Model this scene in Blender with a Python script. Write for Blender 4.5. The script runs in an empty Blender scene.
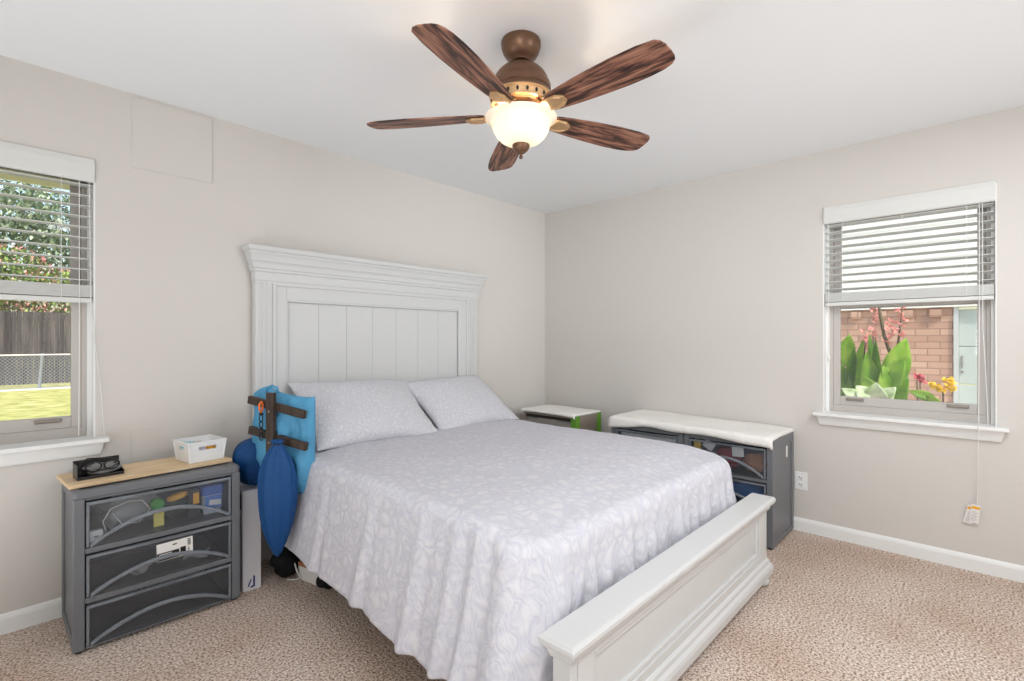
import bpy, bmesh, math, random
from mathutils import Vector, Matrix, noise

S = bpy.context.scene
C = S.collection
PI = math.pi
random.seed(7)

# ------------------------------------------------------------------ camera, sky, sun, lights, exposure
CAM_H = 1.235
XR, YB = 3.647, 3.004          # right wall, back (headboard) wall
XL, YF = -1.45, -1.75          # left and front walls (behind the camera)
CEIL = 2.44

cam_d = bpy.data.cameras.new('camera')
cam_d.sensor_width = 36.0
cam_d.lens = 36.0 * 497.0 / 1024.0
cam_d.clip_start = 0.02
cam_d.shift_y = 0.0005
cam = bpy.data.objects.new('camera', cam_d)
C.objects.link(cam)
cam.location = (0, 0, CAM_H)
cam.rotation_euler = (PI / 2, 0, -math.atan2(0.72803, 0.68555))
S.camera = cam

S.view_settings.view_transform = 'Standard'
S.view_settings.look = 'None'
S.view_settings.gamma = 1.0
S.view_settings.use_curve_mapping = False
S.view_settings.exposure = 0.19

W = bpy.data.worlds.new('sky')
S.world = W
W.use_nodes = True
wn = W.node_tree
sky = wn.nodes.new('ShaderNodeTexSky')
sky.sky_type = 'NISHITA'
sky.sun_disc = False
sky.sun_elevation = math.radians(52)
sky.sun_rotation = math.radians(200)
sky.air_density = 1.4
sky.dust_density = 2.5
wn.links.new(sky.outputs[0], wn.nodes['Background'].inputs[0])
wn.nodes['Background'].inputs[1].default_value = 0.28

def light(name, kind, loc, energy, color=(1, 1, 1), rot=None, target=None, size=None, size_y=None, radius=None, angle=None, spread=None):
    d = bpy.data.lights.new(name, kind)
    d.energy = energy
    d.color = color
    if kind == 'AREA':
        d.shape = 'RECTANGLE'
        d.size = size
        d.size_y = size_y or size
        if spread: d.spread = math.radians(spread)
    if radius is not None: d.shadow_soft_size = radius
    if angle is not None: d.angle = angle
    o = bpy.data.objects.new(name, d)
    C.objects.link(o)
    o.location = loc
    if target is not None:
        o.rotation_euler = (Vector(target) - Vector(loc)).to_track_quat('-Z', 'Y').to_euler()
    if rot is not None: o.rotation_euler = rot
    return o

light('sun', 'SUN', (0, -10, 20), 3.3, (1.0, 0.95, 0.86), target=(3.4, -2.2, 10.2), angle=0.01)
# added area fill lamps, out of view inside the closed room
light('fill_front', 'AREA', (2.4, YF + 0.1, 1.75), 6.5, (0.93, 0.97, 1.0), target=(2.9, 2.9, 1.95), size=1.8, size_y=1.0, spread=62)
light('fill_left', 'AREA', (XL + 0.1, -0.2, 1.65), 15, (0.93, 0.97, 1.0), target=(3.6, 2.2, 1.8), size=1.7, size_y=1.2, spread=95)
light('upfill_front', 'AREA', (0.9, -1.15, 0.12), 18, (0.89, 0.95, 1.0), rot=(PI, 0, 0), size=3.4, size_y=1.1)  # added upward fill lamps near the floor to brighten the ceiling
light('upfill_left', 'AREA', (-0.97, 1.3, 0.12), 30, (0.89, 0.95, 1.0), rot=(PI, 0, 0), size=0.8, size_y=2.8)
light('fill_overhead', 'AREA', (1.55, -0.50, 2.41), 33, (0.92, 0.96, 1.0), rot=(0, 0, 0), size=2.2, size_y=0.6)  # added downward fill below the ceiling, no fixture there

# ------------------------------------------------------------------ helpers
def lin(c):
    return tuple((v / 255 / 12.92) if v / 255 <= 0.04045 else ((v / 255 + 0.055) / 1.055) ** 2.4 for v in c)

def mat(name, rgb, rough=0.6, spec=0.4, metal=0.0, **kw):
    m = bpy.data.materials.new(name)
    m.use_nodes = True
    b = m.node_tree.nodes['Principled BSDF']
    b.inputs['Base Color'].default_value = (*lin(rgb), 1)
    b.inputs['Roughness'].default_value = rough
    b.inputs['Specular IOR Level'].default_value = spec
    b.inputs['Metallic'].default_value = metal
    for k, v in kw.items():
        b.inputs[k.replace('_', ' ')].default_value = v
    return m

def nd(m, t, **inp):
    n = m.node_tree.nodes.new(t)
    for k, v in inp.items():
        if k.startswith('p_'): setattr(n, k[2:], v)
        else: n.inputs[k.replace('_', ' ')].default_value = v
    return n

def lk(m, a, b): m.node_tree.links.new(a, b)
def bsdf(m): return m.node_tree.nodes['Principled BSDF']

def coords(m, scale=(1, 1, 1), out='Object'):
    tc = nd(m, 'ShaderNodeTexCoord')
    mp = nd(m, 'ShaderNodeMapping')
    mp.inputs['Scale'].default_value = scale
    lk(m, tc.outputs[out], mp.inputs['Vector'])
    return mp.outputs['Vector']

def ramp(m, fac, stops):
    r = nd(m, 'ShaderNodeValToRGB')
    e = r.color_ramp.elements
    while len(e) < len(stops): e.new(0.5)
    for i, (p, c) in enumerate(stops):
        e[i].position = p
        e[i].color = (*lin(c), 1)
    lk(m, fac, r.inputs['Fac'])
    return r.outputs['Color']

def bump(m, height, strength=0.3, dist=0.01):
    b = nd(m, 'ShaderNodeBump', Strength=strength, Distance=dist)
    lk(m, height, b.inputs['Height'])
    lk(m, b.outputs['Normal'], bsdf(m).inputs['Normal'])

def noisy(m, scale=30, detail=4, stops=None, bstr=0, bdist=0.005, vec=None, rough=0.55):
    n = nd(m, 'ShaderNodeTexNoise', Scale=scale, Detail=detail, Roughness=rough)
    lk(m, vec if vec is not None else coords(m), n.inputs['Vector'])
    if stops: lk(m, ramp(m, n.outputs['Fac'], stops), bsdf(m).inputs['Base Color'])
    if bstr: bump(m, n.outputs['Fac'], bstr, bdist)
    return m

class MB:
    def __init__(s): s.bm = bmesh.new()
    def box(s, x0, x1, y0, y1, z0, z1, M=None):
        vs = [s.bm.verts.new(Vector(p)) for p in ((x0, y0, z0), (x1, y0, z0), (x1, y1, z0), (x0, y1, z0), (x0, y0, z1), (x1, y0, z1), (x1, y1, z1), (x0, y1, z1))]
        if M is not None:
            for v in vs: v.co = M @ v.co
        for f in ((3, 2, 1, 0), (4, 5, 6, 7), (0, 1, 5, 4), (1, 2, 6, 5), (2, 3, 7, 6), (3, 0, 4, 7)):
            s.bm.faces.new([vs[i] for i in f])
        return s
    def rings(s, rings, closed=True, cap0=True, cap1=True):
        R = [[s.bm.verts.new(Vector(p)) for p in r] for r in rings]
        n = len(R[0])
        for a, b in zip(R, R[1:]):
            for i in range(n if closed else n - 1):
                j = (i + 1) % n
                s.bm.faces.new((a[i], a[j], b[j], b[i]))
        if cap0: s.bm.faces.new(R[0][::-1])
        if cap1: s.bm.faces.new(R[-1])
        return s
    def tube(s, pts, r, n=8, cap=True):
        pts = [Vector(p) for p in pts]
        rs = r if isinstance(r, (list, tuple)) else [r] * len(pts)
        rings = []
        up = Vector((0, 0, 1))
        last = None
        for i, p in enumerate(pts):
            d = (pts[min(i + 1, len(pts) - 1)] - pts[max(i - 1, 0)]).normalized()
            a = last if last is not None else (up if abs(d.z) < 0.95 else Vector((1, 0, 0)))
            a = (a - d * a.dot(d)).normalized()
            last = a
            b = d.cross(a)
            rings.append([p + a * math.cos(t * 2 * PI / n) * rs[i] + b * math.sin(t * 2 * PI / n) * rs[i] for t in range(n)])
        return s.rings(rings, True, cap, cap)
    def lathe(s, prof, n=32, c=(0, 0, 0), M=None):
        rings = []
        for r, z in prof:
            ring = [Vector((c[0] + r * math.cos(2 * PI * k / n), c[1] + r * math.sin(2 * PI * k / n), c[2] + z)) for k in range(n)]
            if M is not None: ring = [M @ p for p in ring]
            rings.append(ring)
        return s.rings(rings)
    def molding(s, prof, x0, x1, y0, y1):
        """profile (outset, z) swept round three sides (left, front, right) of a rectangle; the back stays flat"""
        return s.rings([[(x0 - o, y1, z), (x0 - o, y0 - o, z), (x1 + o, y0 - o, z), (x1 + o, y1, z)] for o, z in prof])
    def molding4(s, prof, x0, x1, y0, y1):
        return s.rings([[(x0 - o, y1 + o, z), (x0 - o, y0 - o, z), (x1 + o, y0 - o, z), (x1 + o, y1 + o, z)] for o, z in prof])
    def prism(s, poly, z0, z1, M=None):
        a = [Vector((x, y, z0)) for x, y in poly]
        b = [Vector((x, y, z1)) for x, y in poly]
        if M is not None:
            a = [M @ p for p in a]; b = [M @ p for p in b]
        return s.rings([a, b])
    def grid(s, P, wrap_u=False):
        V = [[s.bm.verts.new(Vector(p)) for p in row] for row in P]
        for a, b in zip(V, V[1:]):
            for i in range(len(a) - 1): s.bm.faces.new((a[i], a[i + 1], b[i + 1], b[i]))
        return s
    def build(s, name, m=None, parent=None, smooth=False, bevel=0, seg=2, sub=0, solid=0, doubles=0, auto=None):
        if doubles: bmesh.ops.remove_doubles(s.bm, verts=s.bm.verts, dist=doubles)
        bmesh.ops.recalc_face_normals(s.bm, faces=s.bm.faces)
        me = bpy.data.meshes.new(name)
        s.bm.to_mesh(me)
        s.bm.free()
        o = bpy.data.objects.new(name, me)
        C.objects.link(o)
        if m:
            for mm in (m if isinstance(m, (list, tuple)) else [m]): me.materials.append(mm)
        if parent: o.parent = parent
        if smooth:
            for p in me.polygons: p.use_smooth = True
        if auto is not None:
            for p in me.polygons: p.use_smooth = True
            for e in me.edges: pass
            me.set_sharp_from_angle(angle=math.radians(auto))
        if solid:
            md = o.modifiers.new('solid', 'SOLIDIFY'); md.thickness = solid; md.offset = -1
        if bevel:
            md = o.modifiers.new('bevel', 'BEVEL'); md.width = bevel; md.segments = seg; md.limit_method = 'ANGLE'; md.angle_limit = math.radians(40)
        if sub:
            md = o.modifiers.new('sub', 'SUBSURF'); md.levels = sub; md.render_levels = sub
        return o

def tag(o, label, cat, group=None):
    o['label'] = label
    o['category'] = cat
    if group: o['group'] = group
    return o

def thing(name, label, cat, loc=(0, 0, 0), rz=0, group=None):
    o = bpy.data.objects.new(name, None)
    C.objects.link(o)
    o.empty_display_size = 0.05
    o.location = loc
    o.rotation_euler = (0, 0, rz)
    return tag(o, label, cat, group)

def struct(o, label, cat='room'):
    o['kind'] = 'structure'
    o['label'] = label
    o['category'] = cat
    return o

def kids(o): return [c for c in list(bpy.data.objects) if c.parent == o]

def copy_tree(o, parent=None):
    c = o.copy()
    C.objects.link(c)
    c.parent = parent
    for ch in kids(o): copy_tree(ch, c)
    return c

# ------------------------------------------------------------------ materials
M_wall = mat('greige_paint', (216, 211, 205), 0.85, 0.25)
noisy(M_wall, 90, 3, None, 0.10, 0.002)
M_ceil = mat('ceiling_paint', (240, 241, 242), 0.9, 0.2)
noisy(M_ceil, 120, 3, None, 0.08, 0.002)
M_trim = mat('white_trim_paint', (240, 240, 238), 0.45, 0.4)
M_bed = mat('white_furniture_paint', (211, 211, 210), 0.42, 0.4)
M_sash = mat('grey_beige_sash', (196, 190, 184), 0.5, 0.4)
M_handle = mat('brushed_handle', (150, 142, 132), 0.4, 0.5, 0.4)
M_blind = mat('white_blind', (222, 222, 218), 0.5, 0.35)
M_cord = mat('white_cord', (236, 236, 232), 0.7, 0.2)
M_bronze = mat('oil_rubbed_bronze', (112, 82, 62), 0.38, 0.5, 0.55)
M_bronze_light = mat('rubbed_bronze_highlight', (196, 160, 118), 0.4, 0.5, 0.5)
M_dark = mat('dark_recess', (40, 30, 24), 0.6)
M_cart = mat('grey_plastic', (112, 114, 118), 0.42, 0.45)
M_cart_dark = mat('dark_blue_grey_plastic', (36, 47, 62), 0.5, 0.4)
M_taupe = mat('taupe_plastic', (150, 138, 126), 0.5, 0.4)
M_white = mat('white_plastic', (244, 244, 244), 0.35, 0.45)
M_black = mat('black_plastic', (22, 22, 24), 0.35, 0.5)
M_blackcloth = mat('black_cloth', (26, 27, 30), 0.8, 0.2)
M_card = mat('white_cardboard', (222, 220, 224), 0.7, 0.2)
M_blueink = mat('blue_print', (28, 52, 120), 0.6)
M_navy = mat('navy_print', (24, 30, 70), 0.6)
M_yellow = mat('yellow_card', (236, 196, 60), 0.6)
M_orange = mat('orange_plastic', (240, 120, 50), 0.45)
M_amber = mat('amber_plastic', (245, 178, 50), 0.4)
M_green = mat('green_plastic', (60, 160, 60), 0.5)
M_lime = mat('lime_green_strap', (104, 156, 52), 0.55)
M_teal = mat('teal_plastic', (150, 205, 212), 0.4)
M_blueplastic = mat('blue_lid', (70, 110, 190), 0.45)
M_red = mat('red_cloth', (150, 50, 50), 0.85, 0.1)
M_brown = mat('brown_cloth', (176, 122, 88), 0.85, 0.1)
M_bluecloth = mat('blue_cloth', (40, 110, 180), 0.85, 0.1)
M_paper = mat('paper', (235, 232, 228), 0.8, 0.1)
M_silver = mat('clear_bag_film', (210, 210, 208), 0.25, 0.6)
M_mattress = mat('mattress_ticking', (226, 226, 230), 0.9, 0.1)

def clear_plastic(name, tint, film, k, rough=0.28):
    m = bpy.data.materials.new(name)
    m.use_nodes = True
    nt = m.node_tree
    nt.nodes.clear()
    out = nt.nodes.new('ShaderNodeOutputMaterial')
    tr = nt.nodes.new('ShaderNodeBsdfTransparent'); tr.inputs[0].default_value = (*tint, 1)
    df = nt.nodes.new('ShaderNodeBsdfDiffuse'); df.inputs[0].default_value = (*film, 1)
    gl = nt.nodes.new('ShaderNodeBsdfGlossy'); gl.inputs[1].default_value = rough
    fr = nt.nodes.new('ShaderNodeFresnel'); fr.inputs[0].default_value = 1.45
    m1 = nt.nodes.new('ShaderNodeMixShader'); m1.inputs[0].default_value = k
    m2 = nt.nodes.new('ShaderNodeMixShader')
    nt.links.new(tr.outputs[0], m1.inputs[1]); nt.links.new(df.outputs[0], m1.inputs[2])
    nt.links.new(fr.outputs[0], m2.inputs[0])
    nt.links.new(m1.outputs[0], m2.inputs[1]); nt.links.new(gl.outputs[0], m2.inputs[2])
    nt.links.new(m2.outputs[0], out.inputs[0])
    return m
M_clear = clear_plastic('clear_drawer_plastic', (0.95, 0.965, 0.98), (0.55, 0.6, 0.68), 0.045)
M_ridge = clear_plastic('frosted_ridge_plastic', (0.72, 0.76, 0.80), (0.42, 0.45, 0.49), 0.42)
M_glass = clear_plastic('window_glass', (0.96, 0.97, 0.97), (0.8, 0.8, 0.8), 0.012, 0.03)
M_film = clear_plastic('plastic_bag_film', (0.85, 0.85, 0.85), (0.75, 0.75, 0.74), 0.3)

M_carpet = mat('brown_carpet', (160, 130, 110), 0.97, 0.05)
v = coords(M_carpet)
n1 = nd(M_carpet, 'ShaderNodeTexNoise', Scale=105, Detail=5, Roughness=0.75); lk(M_carpet, v, n1.inputs['Vector'])
n2 = nd(M_carpet, 'ShaderNodeTexNoise', Scale=2.2, Detail=3); lk(M_carpet, v, n2.inputs['Vector'])
vo = nd(M_carpet, 'ShaderNodeTexVoronoi', Scale=110); lk(M_carpet, v, vo.inputs['Vector'])
c1 = ramp(M_carpet, n1.outputs['Fac'], [(0.35, (64, 45, 36)), (0.435, (180, 154, 136)), (0.52, (236, 217, 202)), (0.63, (255, 249, 243))])
c2 = ramp(M_carpet, n2.outputs['Fac'], [(0.36, (240, 232, 226)), (0.60, (255, 254, 254))])
mx = nd(M_carpet, 'ShaderNodeMix', p_data_type='RGBA', p_blend_type='MULTIPLY')
mx.inputs[0].default_value = 1.0
lk(M_carpet, c1, mx.inputs[6]); lk(M_carpet, c2, mx.inputs[7])
lk(M_carpet, mx.outputs[2], bsdf(M_carpet).inputs['Base Color'])
ad = nd(M_carpet, 'ShaderNodeMath', p_operation='SUBTRACT')
lk(M_carpet, n1.outputs['Fac'], ad.inputs[0]); lk(M_carpet, vo.outputs['Distance'], ad.inputs[1])
bump(M_carpet, ad.outputs[0], 0.7, 0.008)

def quilt(name, base, light_, scale, bstr):
    m = mat(name, base, 0.9, 0.12)
    v = coords(m)
    wn_ = nd(m, 'ShaderNodeTexNoise', Scale=9, Detail=2); lk(m, v, wn_.inputs['Vector'])
    mixv = nd(m, 'ShaderNodeMix', p_data_type='RGBA', p_blend_type='LINEAR_LIGHT'); mixv.inputs[0].default_value = 0.05
    lk(m, v, mixv.inputs[6]); lk(m, wn_.outputs['Color'], mixv.inputs[7])
    # leaf shaped cells with ribbed stitching inside each
    vo = nd(m, 'ShaderNodeTexVoronoi', Scale=scale, p_feature='SMOOTH_F1'); lk(m, mixv.outputs[2], vo.inputs['Vector'])
    vo2 = nd(m, 'ShaderNodeTexVoronoi', Scale=scale, p_feature='DISTANCE_TO_EDGE'); lk(m, mixv.outputs[2], vo2.inputs['Vector'])
    wv = nd(m, 'ShaderNodeTexWave', Scale=28.0, Distortion=5.0, Detail=1.0); wv.inputs['Detail Scale'].default_value = 1.2
    lk(m, mixv.outputs[2], wv.inputs['Vector'])
    ma = nd(m, 'ShaderNodeMath', p_operation='MULTIPLY_ADD'); ma.inputs[1].default_value = 0.16
    lk(m, wv.outputs['Fac'], ma.inputs[0]); lk(m, vo2.outputs['Distance'], ma.inputs[2])
    fine = nd(m, 'ShaderNodeTexNoise', Scale=240, Detail=2); lk(m, v, fine.inputs['Vector'])
    mb_ = nd(m, 'ShaderNodeMath', p_operation='MULTIPLY_ADD'); mb_.inputs[1].default_value = 0.14
    lk(m, fine.outputs['Fac'], mb_.inputs[0]); lk(m, ma.outputs[0], mb_.inputs[2])
    lk(m, ramp(m, mb_.outputs[0], [(0.10, base), (0.50, light_)]), bsdf(m).inputs['Base Color'])
    bump(m, mb_.outputs[0], bstr, 0.006)
    return m
M_coverlet = quilt('quilted_coverlet', (202, 201, 211), (219, 217, 221), 21, 0.8)
M_pillow = quilt('patterned_pillowcase', (200, 200, 208), (220, 218, 220), 46, 0.2)

def woodgrain(name, stops, stretch=(2.2, 22, 22), bstr=0.1, rough=0.5, seed_scale=3.0):
    m = mat(name, stops[0][1], rough, 0.35)
    v = coords(m, stretch)
    n = nd(m, 'ShaderNodeTexNoise', Scale=seed_scale, Detail=6, Roughness=0.62, Distortion=0.4); lk(m, v, n.inputs['Vector'])
    lk(m, ramp(m, n.outputs['Fac'], stops), bsdf(m).inputs['Base Color'])
    if bstr: bump(m, n.outputs['Fac'], bstr, 0.002)
    return m
M_blade = woodgrain('weathered_blade_wood', [(0.36, (30, 22, 20)), (0.45, (66, 42, 36)), (0.53, (132, 88, 70)), (0.66, (176, 130, 106))], (1.5, 15, 15), 0.05)
M_plank = woodgrain('pale_pine', [(0.3, (206, 172, 130)), (0.5, (228, 198, 158)), (0.7, (240, 216, 182))], (1.5, 26, 26), 0.04)
M_rack = woodgrain('dark_stained_wood', [(0.3, (44, 34, 28)), (0.6, (74, 60, 52)), (0.8, (98, 82, 70))], (20, 20, 3), 0.06, 0.45)

def fabric(name, rgb, rough=0.6, sheen=0.0, scale=14):
    m = mat(name, rgb, rough, 0.35)
    noisy(m, scale * 0.6, 3, None, 0.5, 0.03)
    return m
M_lightblue = fabric('light_blue_nylon', (84, 156, 196))
M_navybag = fabric('deep_blue_nylon', (14, 70, 126))
M_cloth = fabric('white_cover_cloth', (244, 241, 236), 0.9)

# ------------------------------------------------------------------ room shell
def wall_with_hole(axis, c0, c1, a0, a1, hole):
    """axis 'y': wall slab y in c0..c1 running along x a0..a1; hole = (h0, h1, z0, z1)"""
    mb = MB()
    def bx(p0, p1, z0, z1):
        if axis == 'y': mb.box(p0, p1, c0, c1, z0, z1)
        else: mb.box(c0, c1, p0, p1, z0, z1)
    if hole:
        h0, h1, z0, z1 = hole
        bx(a0, h0, 0, CEIL); bx(h1, a1, 0, CEIL); bx(h0, h1, 0, z0); bx(h0, h1, z1, CEIL)
    else: bx(a0, a1, 0, CEIL)
    return mb
W1 = (-0.44, 0.355)            # left window, along X on the back wall
W2 = (-0.065, 0.725)           # right window, along Y on the right wall
WZ = (0.768, 2.078)
T = 0.16
struct(wall_with_hole('y', YB, YB + T, XL, XR + T, (*W1, *WZ)).build('wall_back', M_wall), 'greige painted wall behind the white headboard', 'wall')
struct(wall_with_hole('x', XR, XR + T, YF, YB, (*W2, *WZ)).build('wall_right', M_wall), 'greige painted wall with the plant window on the right', 'wall')
struct(wall_with_hole('x', XL - T, XL, YF, YB + T, None).build('wall_left', M_wall), 'greige painted wall on the left behind the camera', 'wall')
struct(wall_with_hole('y', YF - T, YF, XL - T, XR + T, None).build('wall_front', M_wall), 'greige painted wall behind the camera', 'wall')
mb = MB().box(XL - T, XR + T, YF - T, YB + T, CEIL, CEIL + 0.12)
struct(mb.build('ceiling', M_ceil), 'smooth white bedroom ceiling', 'ceiling')
mb = MB().box(XL - T, XR + T, YF - T, YB + T, -0.12, 0)
struct(mb.build('floor', M_carpet), 'speckled brown wall to wall carpet', 'floor')

base_prof = [(0, 0), (0.014, 0), (0.014, 0.062), (0.010, 0.074), (0.004, 0.082), (0, 0.084)]
def baseboard(name, p0, p1, nrm, label):
    p0, p1, nrm = Vector(p0), Vector(p1), Vector(nrm)
    mb = MB().rings([[p + nrm * o + Vector((0, 0, z)) for o, z in base_prof] for p in (p0, p1)])
    struct(mb.build(name, M_trim), label, 'baseboard')
baseboard('baseboard_back', (XL, YB, 0), (XR - 0.015, YB, 0), (0, -1, 0), 'white baseboard along the headboard wall')
baseboard('baseboard_right', (XR, YF, 0), (XR, YB, 0), (-1, 0, 0), 'white baseboard below the right window')

# painted access panels on the headboard wall
mb = MB().box(0.493, 0.839, YB - 0.006, YB, 2.08, 2.425)
struct(mb.build('trim_1', M_wall, bevel=0.002), 'square painted panel on the wall close to the ceiling', 'wall panel')
mb = MB().box(0.489, 0.888, YB - 0.004, YB, 0.50, 0.797)
struct(mb.build('trim_2', M_wall, bevel=0.0015), 'flat painted panel on the wall behind the white basket', 'wall panel')

# ------------------------------------------------------------------ windows (local: x along wall, +y outwards)
def window(name, loc, rz, x0, x1, label):
    root = bpy.data.objects.new(name, None)
    C.objects.link(root)
    root.location = loc
    root.rotation_euler = (0, 0, rz)
    struct(root, label, 'window')
    z0, z1 = WZ
    zm = 1.46
    # white jamb lining and stops
    mb = MB()
    mb.box(x0, x0 + 0.006, 0.001, 0.085, z0, z1); mb.box(x1 - 0.006, x1, 0.001, 0.085, z0, z1); mb.box(x0, x1, 0.001, 0.085, z1 - 0.006, z1)
    mb.box(x0 + 0.006, x0 + 0.022, 0.062, 0.085, z0, z1); mb.box(x1 - 0.022, x1 - 0.006, 0.062, 0.085, z0, z1)
    mb.build('jamb', M_trim, root)
    # outer frame
    mb = MB()
    a, b = x0 + 0.006, x1 - 0.006
    mb.box(a, a + 0.034, 0.085, 0.15, z0, z1); mb.box(b - 0.034, b, 0.085, 0.15, z0, z1)
    mb.box(a + 0.034, b - 0.034, 0.085, 0.15, z0, z0 + 0.062); mb.box(a + 0.034, b - 0.034, 0.085, 0.15, z1 - 0.04, z1)
    mb.build('window_frame', M_sash, root, bevel=0.002)
    for nm, za, zb, ya in (('lower_sash', z0 + 0.062, zm + 0.03, 0.09), ('upper_sash', zm - 0.02, z1 - 0.04, 0.122)):
        mb = MB()
        c, d = a + 0.034, b - 0.034
        w = 0.036
        lo = 0.055 if nm == 'lower_sash' else 0.045
        mb.box(c, c + w, ya, ya + 0.028, za, zb); mb.box(d - w, d, ya, ya + 0.028, za, zb)
        mb.box(c + w, d - w, ya, ya + 0.028, za, za + lo); mb.box(c + w, d - w, ya, ya + 0.028, zb - 0.045, zb)
        sash = mb.build(nm, M_sash, root, bevel=0.003)
        mb = MB().box(c + w - 0.004, d - w + 0.004, ya + 0.012, ya + 0.017, za + lo - 0.004, zb - 0.041)
        mb.build('pane', M_glass, sash)
        if nm == 'lower_sash':
            for hx in (c + 0.115, d - 0.115):
                mb = MB()
                mb.rings([[(hx + sx * (0.047 - ins), 0.09 - o, za + z) for sx in (-1, 1) for (o, z) in ((0, 0.030), (0, 0.046))] and
                          [(hx - 0.047 + ins, 0.0895 - o, za + 0.030 + zz), (hx + 0.047 - ins, 0.0895 - o, za + 0.030 + zz), (hx + 0.047 - ins, 0.0895 - o, za + 0.047), (hx - 0.047 + ins, 0.0895 - o, za + 0.047)]
                          for o, ins, zz in ((0, 0, 0), (0.012, 0.002, 0.002), (0.016, 0.006, 0.006))])
                mb.build('sash_handle', M_handle, sash, bevel=0.002)
    # stool and mitred apron
    mb = MB().box(x0 - 0.046, x1 + 0.046, -0.062, 0.085, z0 - 0.002, z0 + 0.018)
    mb.build('window_sill', M_trim, root, bevel=0.004, seg=3)
    mb = MB()
    mb.rings([[(x0 - 0.030 + k, 0.0, z), (x0 - 0.030 + k, -y, z), (x1 + 0.030 - k, -y, z), (x1 + 0.030 - k, 0.0, z)] for k, y, z in ((0.014, 0.016, z0 - 0.062), (0.012, 0.020, z0 - 0.056), (0.0, 0.034, z0 - 0.002))])
    mb.build('window_apron', M_trim, root, bevel=0.002)
    return root
window('window_1', (0, YB, 0), 0, W1[0], W1[1], 'sash window on the left looking at the lawn and fences')
window('window_2', (XR, 0, 0), -PI / 2, -W2[1], -W2[0], 'sash window on the right looking at canna plants and brick')

def tagcard(parent, x, z, y, ang, name='warning_tag'):
    Mx = Matrix.Translation((x, y, z)) @ Matrix.Rotation(ang, 4, 'Y')
    o = MB().box(-0.019, 0.019, -0.0008, 0.0008, -0.10, 0, Mx).build(name, M_paper, parent)
    MB().box(-0.017, 0.017, -0.0014, -0.0008, -0.024, -0.010, Mx).build('yellow_stripe', M_amber, o)
    mb = MB()
    for i in range(7):
        mb.box(-0.014, 0.006 + 0.008 * ((i * 37) % 2), -0.0012, -0.0008, -0.040 - i * 0.008, -0.0385 - i * 0.008, Mx)
    mb.build('small_print', M_handle, o)
    return o

def blind(loc, rz, x0, x1, zbot, label, tags):
    root = thing('window_blind', label, 'blind', loc, rz, 'raised horizontal blinds')
    a, b = x0 + 0.004, x1 - 0.004
    MB().rings([[(x0 - 0.002, y, z), (x1 + 0.002, y, z), (x1 + 0.002, 0.012, z), (x0 - 0.002, 0.012, z)] for y, z in ((-0.004, 1.972), (-0.010, 1.980), (-0.012, 2.05), (-0.008, 2.077))]).build('valance', M_blind, root, bevel=0.002)
    MB().box(a, b, 0.014, 0.056, 2.02, 2.068).build('headrail', M_blind, root)
    top, bot = 1.985, zbot + 0.083
    n = 10
    mb = MB()
    for i in range(n):
        z = top - (i + 0.5) * (top - bot) / n
        prof = [(-0.025, -0.0035), (-0.012, -0.0005), (0.0, 0.0005), (0.012, -0.0005), (0.025, -0.0035)]
        th = 0.003
        tilt = math.radians(-10 if tags else 0)
        ring = [(y, zz) for y, zz in prof] + [(y, zz + th) for y, zz in prof[::-1]]
        mb.rings([[(x, 0.034 + y * math.cos(tilt) - zz * math.sin(tilt), z + zz + y * math.sin(tilt)) for y, zz in ring] for x in (a, b)])
    mb.build('slats', M_blind, root)
    # gathered slats and bottom rail
    mb = MB()
    k = 12
    for i in range(k):
        z = zbot + 0.026 + i * 0.0047
        mb.box(a, b, 0.0085 + 0.0015 * (i % 2), 0.059, z, z + 0.0036)
    mb.build('gathered_slats', M_blind, root)
    MB().box(a, b, 0.006, 0.062, zbot, zbot + 0.022).build('bottom_rail', M_blind, root, bevel=0.004)
    for f in (0.12, 0.5, 0.86):
        x = a + (b - a) * f
        mb = MB()
        for y in (0.0065, 0.061):
            mb.tube([(x, y, 1.99), (x, y, zbot + 0.02)], 0.0011, 5)
        mb.build('ladder_cord', M_cord, root)
    # lift cords
    xc = b - 0.058
    if tags:
        mb = MB().tube([(xc, 0.004, 1.98), (xc, 0.002, 1.4), (xc - 0.002, -0.066, 0.80), (xc - 0.004, -0.066, 0.7), (xc - 0.008, -0.018, 0.36)], 0.0017, 6)
        lc = mb.build('lift_cord', M_cord, root)
        tagcard(lc, xc - 0.012, 0.362, -0.02, 0.10)
        tagcard(lc, xc - 0.026, 0.352, -0.014, 0.20)
        MB().tube([(xc + 0.012, 0.004, 1.98), (xc + 0.014, 0.002, 1.3), (xc + 0.022, 0.0, 1.14), (xc + 0.034, -0.05, 0.795)], 0.0017, 6).build('lift_cord', M_cord, root)
        xw = a + 0.018
        MB().tube([(xw, 0.0, 1.97), (xw + 0.004, -0.004, 1.15)], 0.0016, 6).build('tilt_cord', M_cord, root)
        MB().lathe([(0.001, 0), (0.007, 0.004), (0.009, 0.03), (0.004, 0.045), (0.001, 0.046)], 10, (xw + 0.004, -0.004, 1.105)).build('cord_tassel', M_cord, root, smooth=True)
    else:
        MB().tube([(xc + 0.01, 0.004, 1.98), (xc + 0.01, 0.002, 1.2), (xc + 0.008, -0.0, 0.80)], 0.0017, 6).build('lift_cord', M_cord, root)
        MB().tube([(xc + 0.045, 0.004, 1.98), (xc + 0.05, -0.002, 1.38), (xc + 0.085, -0.012, 1.0), (xc + 0.10, -0.012, 0.74)], 0.0017, 6).build('lift_cord', M_cord, root)
    return root
blind((0, YB, 0), 0, W1[0] + 0.006, W1[1] - 0.004, 1.412, 'half raised white blind on the window facing the lawn', False)
blind((XR, 0, 0), -PI / 2, -W2[1] + 0.006, -W2[0] - 0.006, 1.455, 'half raised white blind on the window facing canna plants', True)

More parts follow.
